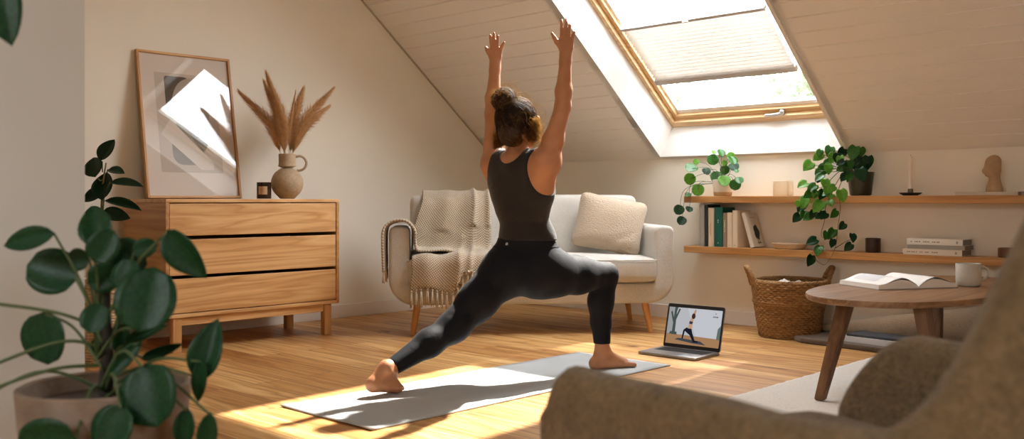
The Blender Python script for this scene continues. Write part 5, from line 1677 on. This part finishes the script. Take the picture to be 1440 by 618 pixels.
def foot(Fd, heel, ank, ball, toe, side, flat=True):
    heel, ank, ball, toe = map(lambda v: np.array(v, float), (heel, ank, ball, toe))
    d = toe - heel; d /= np.linalg.norm(d); lat = np.cross(d, [0, 0, 1]); lat /= np.linalg.norm(lat)
    Fd.cone(ank + [0, 0, .02], heel, .034, .030, .02)
    Fd.cone(ank, ball + [0, 0, .006], .032, .022, .03)
    Fd.cone(heel, ball + lat * .014, .027, .020, .02); Fd.cone(heel, ball - lat * .016, .027, .021, .02)
    Fd.cone(ank - lat * .026, ank - lat * .028, .014, .014, .015); Fd.cone(ank + lat * .028, ank + lat * .03, .014, .014, .015)
    L_ = [.050, .050, .045, .038, .030]
    for q in range(5):
        o = (.030 - .0155 * q) * side
        st = ball + lat * o * 1.0 - d * (.004 * q); en = st + (toe - ball) / np.linalg.norm(toe - ball) * L_[q]
        r = .0125 if q == 0 else .0085 - .0004 * q
        st[2] = max(st[2], r + MZ); en[2] = max(en[2], r + MZ - .0005)
        Fd.cone(st, en, r * 1.05, r, .004)

PR = Vector((2.74, -2.52, 0.0))
person = thing('person', 'person in tank top and navy leggings, lunging on the mat with arms raised', 'person', (2.74, -2.52, MZ))
PR.z = MZ
k = NT('skin'); v = k.co(); n1 = k.noise(v, 12, 3); n2 = k.noise(v, 220, 3)
k.bsdf(k.ramp(n1, [(.3, lin('#b27c58')), (.7, lin('#c08a64'))]), .48, k.bump(n2, .12, .002), Subsurface_Weight=.12, Subsurface_Scale=.01)
k.t.nodes['Principled BSDF'].inputs['Subsurface Radius'].default_value = (1., .35, .2)
M_skin = k.m
Fd = Field((2.40, -3.46, -.005), (3.06, -1.82, 1.83), .0042)
lower(Fd); torso(Fd); head(Fd)
arm(Fd, SHL, ELL, WRL); arm(Fd, SHR, ELR, WRR)
Fd.cone((2.60, -2.60, 1.04), SHL, .05, .056, .04); Fd.cone((2.88, -2.575, 1.04), SHR, .052, .056, .04)
g = 1 / 288.
def ho(L, wx, wy): return [((x - wx) * g, (wy - y) * g) for x, y in L]
# right hand: back of the hand to the room, thumb inwards
hand(Fd, WRR, 1, ho([(790, 53), (794.6, 51), (799.6, 52), (804.2, 55)], 796, 77), ho([(790.6, 25), (797.4, 23), (802.8, 29), (809.2, 40)], 796, 77), ho([(790.5, 67), (783.5, 57), (776.8, 45)], 796, 77), -1, 0)
# left hand: palm to the room, thumb outwards
hand(Fd, WRL, 1, ho([(692, 60), (696, 58.5), (700.6, 60), (704.6, 63.5)], 697.5, 85), ho([(690, 39.5), (695.8, 37), (702, 41), (711, 51)], 697.5, 85), ho([(692.5, 74), (687.5, 66), (683.4, 59)], 697.5, 85), 1, 0)
foot(Fd, (2.858, -2.128, .036), (2.873, -2.085, .085), (2.925, -1.975, .028), (2.955, -1.905, .016), 1)
foot(Fd, (2.578, -3.372, .062), (2.582, -3.300, .112), (2.588, -3.245, .030), (2.592, -3.16, .016), -1)
Fd.plane((0, 0, MZ + .0004), (0, 0, -1))
body = obj('body', Fd.mesh('body', PR), M_skin, person); body['label'] = 'bare arms, neck and feet'
del Fd

# leggings
k = NT('navy_jersey'); v = k.co(); n1 = k.noise(v, 500, 2); n2 = k.noise(v, 16, 3, .5, 1.5)
h = k.math('ADD', k.math('MULTIPLY', n1, .25), n2)
k.bsdf(lin('#0b1018'), .7, k.bump(h, .25, .01), Sheen_Weight=.06, Sheen_Roughness=.3, Specular_IOR_Level=.22); M_navy = k.m
Fd = Field((2.48, -3.36, .06), (3.02, -1.96, .80), .0045)
lower(Fd, .0045); torso(Fd, .0045)
Fd.plane((0, 0, .700), (0, 0, 1))
Fd.local_plane((2.873, -2.1, .140), (0, 0, -1), (2.873, -2.1, .1), .14)
dn = np.array(ABk) - np.array((2.604, -3.06, .222)); dn /= np.linalg.norm(dn)
pc = np.array(ABk) - dn * .028
Fd.local_plane(pc, dn, np.array(ABk) + dn * .04, .15)
leg = obj('leggings', Fd.mesh('leggings', PR), M_navy, person); leg['label'] = 'navy leggings'
del Fd
Fd = Field((2.50, -2.75, .60), (2.98, -2.30, .76), .0045)
lower(Fd, .0065); torso(Fd, .0065); Fd.plane((0, 0, .704), (0, 0, 1)); Fd.plane((0, 0, .655), (0, 0, -1))
wb = obj('waistband', Fd.mesh('waistband', PR), M_navy, leg); del Fd
# tank top
k = NT('charcoal_jersey'); v = k.co(); n1 = k.noise(v, 420, 2); n2 = k.noise(k.co((1, 1, 2.2)), 14, 3, .5, 1.2)
h = k.math('ADD', k.math('MULTIPLY', n1, .3), n2)
k.bsdf(lin('#1b1715'), .9, k.bump(h, .35, .012), Sheen_Weight=.25); M_char = k.m
Fd = Field((2.46, -2.80, .66), (3.02, -2.30, 1.24), .0045)
torso(Fd, .0065)
Fd.cone((2.735, -2.61, 1.078), SHL, .042, .040, .05, infl=.006); Fd.cone((2.745, -2.61, 1.078), SHR, .042, .042, .05, infl=.006)
Fd.cone((2.74, -2.6, 1.06), (2.738, -2.6, 1.15), .056, .05, .03, infl=.004)
Fd.cone((2.700, -2.545, .69), (2.790, -2.505, .69), .096, .096, .04, ((0, 1, 0), .87), infl=.008)
Fd.plane((0, 0, .694), (0, 0, -1))
Fd.ell((2.738, -2.66, 1.150), (.070, .12, .075), .006, 'd')            # neckline
Fd.ell((2.735, -2.50, 1.16), (.075, .12, .12), .006, 'd')
Fd.ell((2.945, -2.60, 1.055), (.092, .22, .150), .006, 'd')            # armholes
Fd.ell((2.530, -2.60, 1.075), (.080, .22, .125), .006, 'd')
tank = obj('tank_top', Fd.mesh('tank_top', PR), M_char, person); tank['label'] = 'charcoal sleeveless top'
del Fd
# small round emblem on the back of the waistband
from mathutils.bvhtree import BVHTree
bt = BVHTree.FromPolygons([vv.co.copy() for vv in wb.data.vertices], [tuple(p.vertices) for p in wb.data.polygons])
h_ = bt.ray_cast(Vector((2.738, -3.2, .676)) - PR, Vector((-.05, 1, 0)).normalized())
if h_[0] is not None:
    bm = BM()
    Mq = Matrix.Translation(h_[0]) @ h_[1].to_track_quat('Z', 'Y').to_matrix().to_4x4()
    for q in range(3):
        a = PI / 2 + q * 2 * PI / 3
        tube(bm, [(0, 0, 0), (0, 0, .0012)], .0026, 10, M=Mq @ Matrix.Translation((.0030 * math.cos(a), .0030 * math.sin(a), 0)))
    tube(bm, [(.0065 * math.cos(R(i * 20)), .0065 * math.sin(R(i * 20)), .0006) for i in range(18)], .0009, 5, closed=True, M=Mq)
    o = obj('emblem', bm, plain('silver_print', '#c9ccd2', .4), leg); o['label'] = 'small pale round emblem'

# hair: cap, messy bun and loose strands
k = NT('brown_hair'); v = k.co((1, 1, .25)); n1 = k.noise(v, 120, 3); n2 = k.noise(k.co(), 14, 2)
c = k.ramp(k.math('ADD', k.math('MULTIPLY', n1, .6), k.math('MULTIPLY', n2, .4)), [(.38, lin('#1c130c')), (.54, lin('#3b2918')), (.68, lin('#826038'))])
p = k.n('ShaderNodeBsdfPrincipled'); k.s(p, 'Base Color', c); k.s(p, 'Roughness', .6); k.s(p, 'Normal', k.bump(n1, .6, .004))
q = k.n('ShaderNodeBsdfTranslucent', Color=lin('#b58a54')); m = k.n('ShaderNodeMixShader'); k.s(m, 0, .2)
k.t.links.new(p.outputs[0], m.inputs[1]); k.t.links.new(q.outputs[0], m.inputs[2]); k.t.links.new(m.outputs[0], k.out.inputs[0]); M_hair = k.m
k = NT('backlit_strands'); p = k.n('ShaderNodeBsdfDiffuse', Color=lin('#5a4228')); q = k.n('ShaderNodeBsdfTranslucent', Color=lin('#e6c48a'))  # lighter copy of the hair colour, with the sun's rim glow painted in
m = k.n('ShaderNodeMixShader'); k.s(m, 0, .5); k.t.links.new(p.outputs[0], m.inputs[1]); k.t.links.new(q.outputs[0], m.inputs[2]); k.t.links.new(m.outputs[0], k.out.inputs[0]); M_hair2 = k.m
hc = np.array([2.750, -2.606, 1.285]); bunc = np.array([2.733, -2.684, 1.385])
Fd = Field((2.58, -2.84, 1.10), (2.92, -2.44, 1.54), .004)
Fd.ell(hc, (.091, .108, .110), .01)
Fd.ell(hc + [0, -.040, -.070], (.066, .062, .058), .04)
Fd.ell(hc + [0, .115, -.06], (.09, .080, .110), .03, 'd')              # open at the face
Fd.ell(hc + [.095, .020, -.080], (.055, .075, .075), .02, 'd')
Fd.ell(hc + [-.095, .020, -.085], (.05, .07, .065), .02, 'd')
Fd.ell(bunc, (.050, .046, .046), .025)
brn = random.Random(3)
for q in range(26):                                                    # twisted locks of the bun
    u = Vector((brn.gauss(0, 1), brn.gauss(0, 1) - .3, brn.gauss(0, 1))).normalized()
    p3 = bunc + np.array(u) * np.array([.040, .036, .038]); tn = np.array(u.cross(Vector((brn.gauss(0, 1), brn.gauss(0, 1), brn.gauss(0, 1)))).normalized()) * .022
    Fd.cone(p3 - tn, p3 + tn, .015, .012, .004)
for q in range(34):                                                    # combed locks over the crown towards the bun
    a_ = 2 * PI * q / 34; e_ = brn.uniform(-.5, .5)
    d_ = np.array([math.cos(a_) * math.cos(e_), math.sin(a_) * math.cos(e_), math.sin(e_)])
    if d_[1] > .5: continue
    p_ = hc + d_ * np.array([.088, .105, .107]); q_ = bunc + np.array([0, .01, -.02])
    prev = p_
    for st in range(1, 6):
        w_ = p_ + (q_ - p_) * st / 5; dm = w_ - hc; w_ = hc + dm / np.linalg.norm(dm / np.array([.091, .108, .110]))
        Fd.cone(prev, w_, .0085, .0085, .004); prev = w_
hair = obj('hair', Fd.mesh('hair', PR), M_hair, person); hair['label'] = 'messy brown hair tied in a bun'
del Fd
rn = random.Random(99)
bm = BM()
def strand(pts, r=.0008):
    P_ = [Vector(p) - PR for p in bez([tuple(p) for p in pts], 4)]
    tube(bm, P_, [r * (1 - .7 * i / len(P_)) for i in range(len(P_))], 3, cap=False)
ER = np.array([.098, .115, .117])
def onhead(w_, f=1.):
    dm = w_ - hc; return hc + dm / np.linalg.norm(dm / ER) * f
for q in range(900):                      # locks swept over the head to the bun
    a = rn.uniform(0, 2 * PI); e = rn.uniform(-.8, .75)
    d = np.array([math.cos(a) * math.cos(e), math.sin(a) * math.cos(e), math.sin(e)])
    if d[1] > .55 and d[2] < .55: continue
    p0 = onhead(hc + d, .97); p3 = bunc + np.array([rn.gauss(0, .016), rn.gauss(0, .012), -.02]); k1 = rn.uniform(.99, 1.06)
    if rn.random() < .12: k1 += .05
    strand([p0, onhead(p0 * .67 + p3 * .33, k1), onhead(p0 * .33 + p3 * .67, k1), p3], .0013)
for q in range(420):                      # bun loops
    u = Vector((rn.gauss(0, 1), rn.gauss(0, 1), rn.gauss(0, 1))).normalized(); v_ = u.orthogonal().normalized(); v_ = Quaternion(u, rn.uniform(0, 6.28)) @ v_
    r0 = rn.uniform(.050, .072)
    pts = [bunc + np.array(u * math.cos(t_) + v_ * math.sin(t_)) * r0 * np.array([1, .92, .92]) for t_ in (0, .45, .9, 1.35)]
    strand(pts, .0011)
setp(obj('combed_strands', bm, M_hair, hair, 180), kind='stuff')
bm = BM()
for q in range(420):                      # short flyaways
    if q % 2:
        a = rn.uniform(0, 2 * PI); e = rn.uniform(-.6, 1.3)
        d = np.array([math.cos(a) * math.cos(e), math.sin(a) * math.cos(e), math.sin(e)]); b_ = onhead(hc + d, .97)
    else:
        d = np.array(Vector((rn.gauss(0, 1), rn.gauss(0, 1), rn.gauss(0, 1) + .4)).normalized()); b_ = bunc + d * .05
    side = np.array(Vector(d).cross(Vector((rn.gauss(0, 1), rn.gauss(0, 1), rn.gauss(0, 1)))).normalized())
    l = rn.uniform(.014, .042)
    strand([b_, b_ + d * l * .6 + side * l * .5, b_ + d * l * .8 + side * l * 1.3, b_ + d * l * .55 + side * l * 2.0], .0007)
def curl(c, n, sx, spread, ln):
    for q in range(n):
        p = np.array(c) + np.array([rn.gauss(0, spread), rn.gauss(0, spread), rn.gauss(0, spread * .8)])
        pts = []; ph = rn.uniform(0, 6); rr = rn.uniform(.008, .018)
        for i in range(8):
            f = i / 7
            pts.append(p + np.array([rr * math.cos(ph + f * 6) + sx * .016 * f, rr * math.sin(ph + f * 6), -ln * f * rn.uniform(.85, 1.1)]))
        strand(pts, .0012)
curl(hc + [-.096, -.020, -.040], 230, -1, .013, .085)       # loose curls over the left ear and neck
curl(hc + [-.100, .000, .015], 130, -1, .012, .09)
curl(hc + [-.082, -.035, -.065], 130, -1, .013, .06)
curl(hc + [.104, .005, .0], 150, 1, .012, .09)              # and at the right
curl(hc + [.085, .01, -.060], 90, 1, .014, .06)
curl(hc + [.055, -.065, -.085], 50, 1, .014, .045)
setp(obj('loose_strands', bm, M_hair2, hair, 180), kind='stuff')
# ------------------------------------------------------------------ light: sky, low sun through the roof window
w = bpy.data.worlds.new('sky'); SC.world = w; w.use_nodes = True
nt = w.node_tree; nt.nodes.clear()
bg = nt.nodes.new('ShaderNodeBackground'); wo = nt.nodes.new('ShaderNodeOutputWorld')
tc = nt.nodes.new('ShaderNodeTexCoord'); sep = nt.nodes.new('ShaderNodeSeparateXYZ'); nt.links.new(tc.outputs['Generated'], sep.inputs[0])
cr = nt.nodes.new('ShaderNodeValToRGB'); nt.links.new(sep.outputs[2], cr.inputs[0])
cr.color_ramp.elements[0].position = 0.; cr.color_ramp.elements[0].color = (.55, .56, .56, 1)
cr.color_ramp.elements[1].position = .35; cr.color_ramp.elements[1].color = (.92, .96, 1.0, 1)
nt.links.new(cr.outputs[0], bg.inputs[0]); bg.inputs[1].default_value = 14.0
nt.links.new(bg.outputs[0], wo.inputs[0])
sun = bpy.data.lights.new('sun', 'SUN'); sun.energy = 17; sun.color = (1, .92, .82); sun.angle = R(1.2)
so = bpy.data.objects.new('sun', sun); COL.objects.link(so)
so.rotation_euler = Vector((.17, -1, -1.2)).to_track_quat('-Z', 'Y').to_euler(); so.location = (1.5, 8, 7)
def portal(name, c, xa, ya, sx, sy):
    l = bpy.data.lights.new(name, 'AREA'); l.shape = 'RECTANGLE'; l.size = sx; l.size_y = sy; l.cycles.is_portal = True
    o = bpy.data.objects.new(name, l); COL.objects.link(o)
    xa = Vector(xa).normalized(); ya = Vector(ya).normalized(); z = xa.cross(ya)
    o.matrix_world = Matrix.Translation(c) @ Matrix((xa, ya, z)).transposed().to_4x4()
tup = Tup.normalized(); nout = Vector((0, SL, 1)).normalized()
portal('roof_window_portal', slope((FX0 + FX1) / 2, (FA0 + FA1) / 2, FO + .16), (1, 0, 0), -X.cross(nout) if False else tup, FX1 - FX0, FA1 - FA0)
ftup = (fslope(0, 1) - fslope(0, 0)).normalized()
portal('fill_roof_window_portal', fslope((GX0 + GX1) / 2, (GA0 + GA1) / 2, .12), (-1, 0, 0), ftup, GX1 - GX0, GA1 - GA0)  # over the added roof window that gives fill light
portal('fill_gable_window_portal', (XR + .2, (WY0 + WY1) / 2, (WZ0 + WZ1) / 2), (0, -1, 0), (0, 0, 1), WY1 - WY0, WZ1 - WZ0)  # over the gable window added for fill
for o in list(SC.objects):
    if o.type == 'LIGHT' and o.data.type == 'AREA':
        # lamps shine along their -z: make sure it points into the room
        d = o.matrix_world.to_3x3() @ Vector((0, 0, -1)); cdir = Vector((3.5, -4.5, 1.2)) - o.matrix_world.translation
        if d.dot(cdir) < 0:
            o.matrix_world = o.matrix_world @ Matrix.Rotation(PI, 4, 'X')

# ------------------------------------------------------------------ camera
cd = bpy.data.cameras.new('camera'); cam = bpy.data.objects.new('camera', cd); COL.objects.link(cam); SC.camera = cam
cam.location = (6.03, -6.06, .90); cam.rotation_euler = (R(90), 0, R(43.86))
cd.sensor_width = 36; cd.sensor_fit = 'HORIZONTAL'; cd.lens = 36 * 1350 / 1440
cd.shift_y = -29 / 1440
cd.clip_start = .05; cd.clip_end = 200
cd.dof.use_dof = True; cd.dof.focus_distance = 5.3; cd.dof.aperture_fstop = 2.8

vs = SC.view_settings
SC.display_settings.display_device = 'sRGB'
vs.view_transform = 'Standard'; vs.look = 'None'; vs.gamma = 1; vs.exposure = 0.46; vs.use_curve_mapping = False
cy = SC.cycles
cy.max_bounces = 14; cy.diffuse_bounces = 8; cy.glossy_bounces = 5; cy.transmission_bounces = 8; cy.transparent_max_bounces = 16
cy.caustics_reflective = False; cy.caustics_refractive = False
cy.sample_clamp_indirect = 8
try:
    cy.use_denoising = True; cy.denoiser = 'OPENIMAGEDENOISE'
except Exception: pass
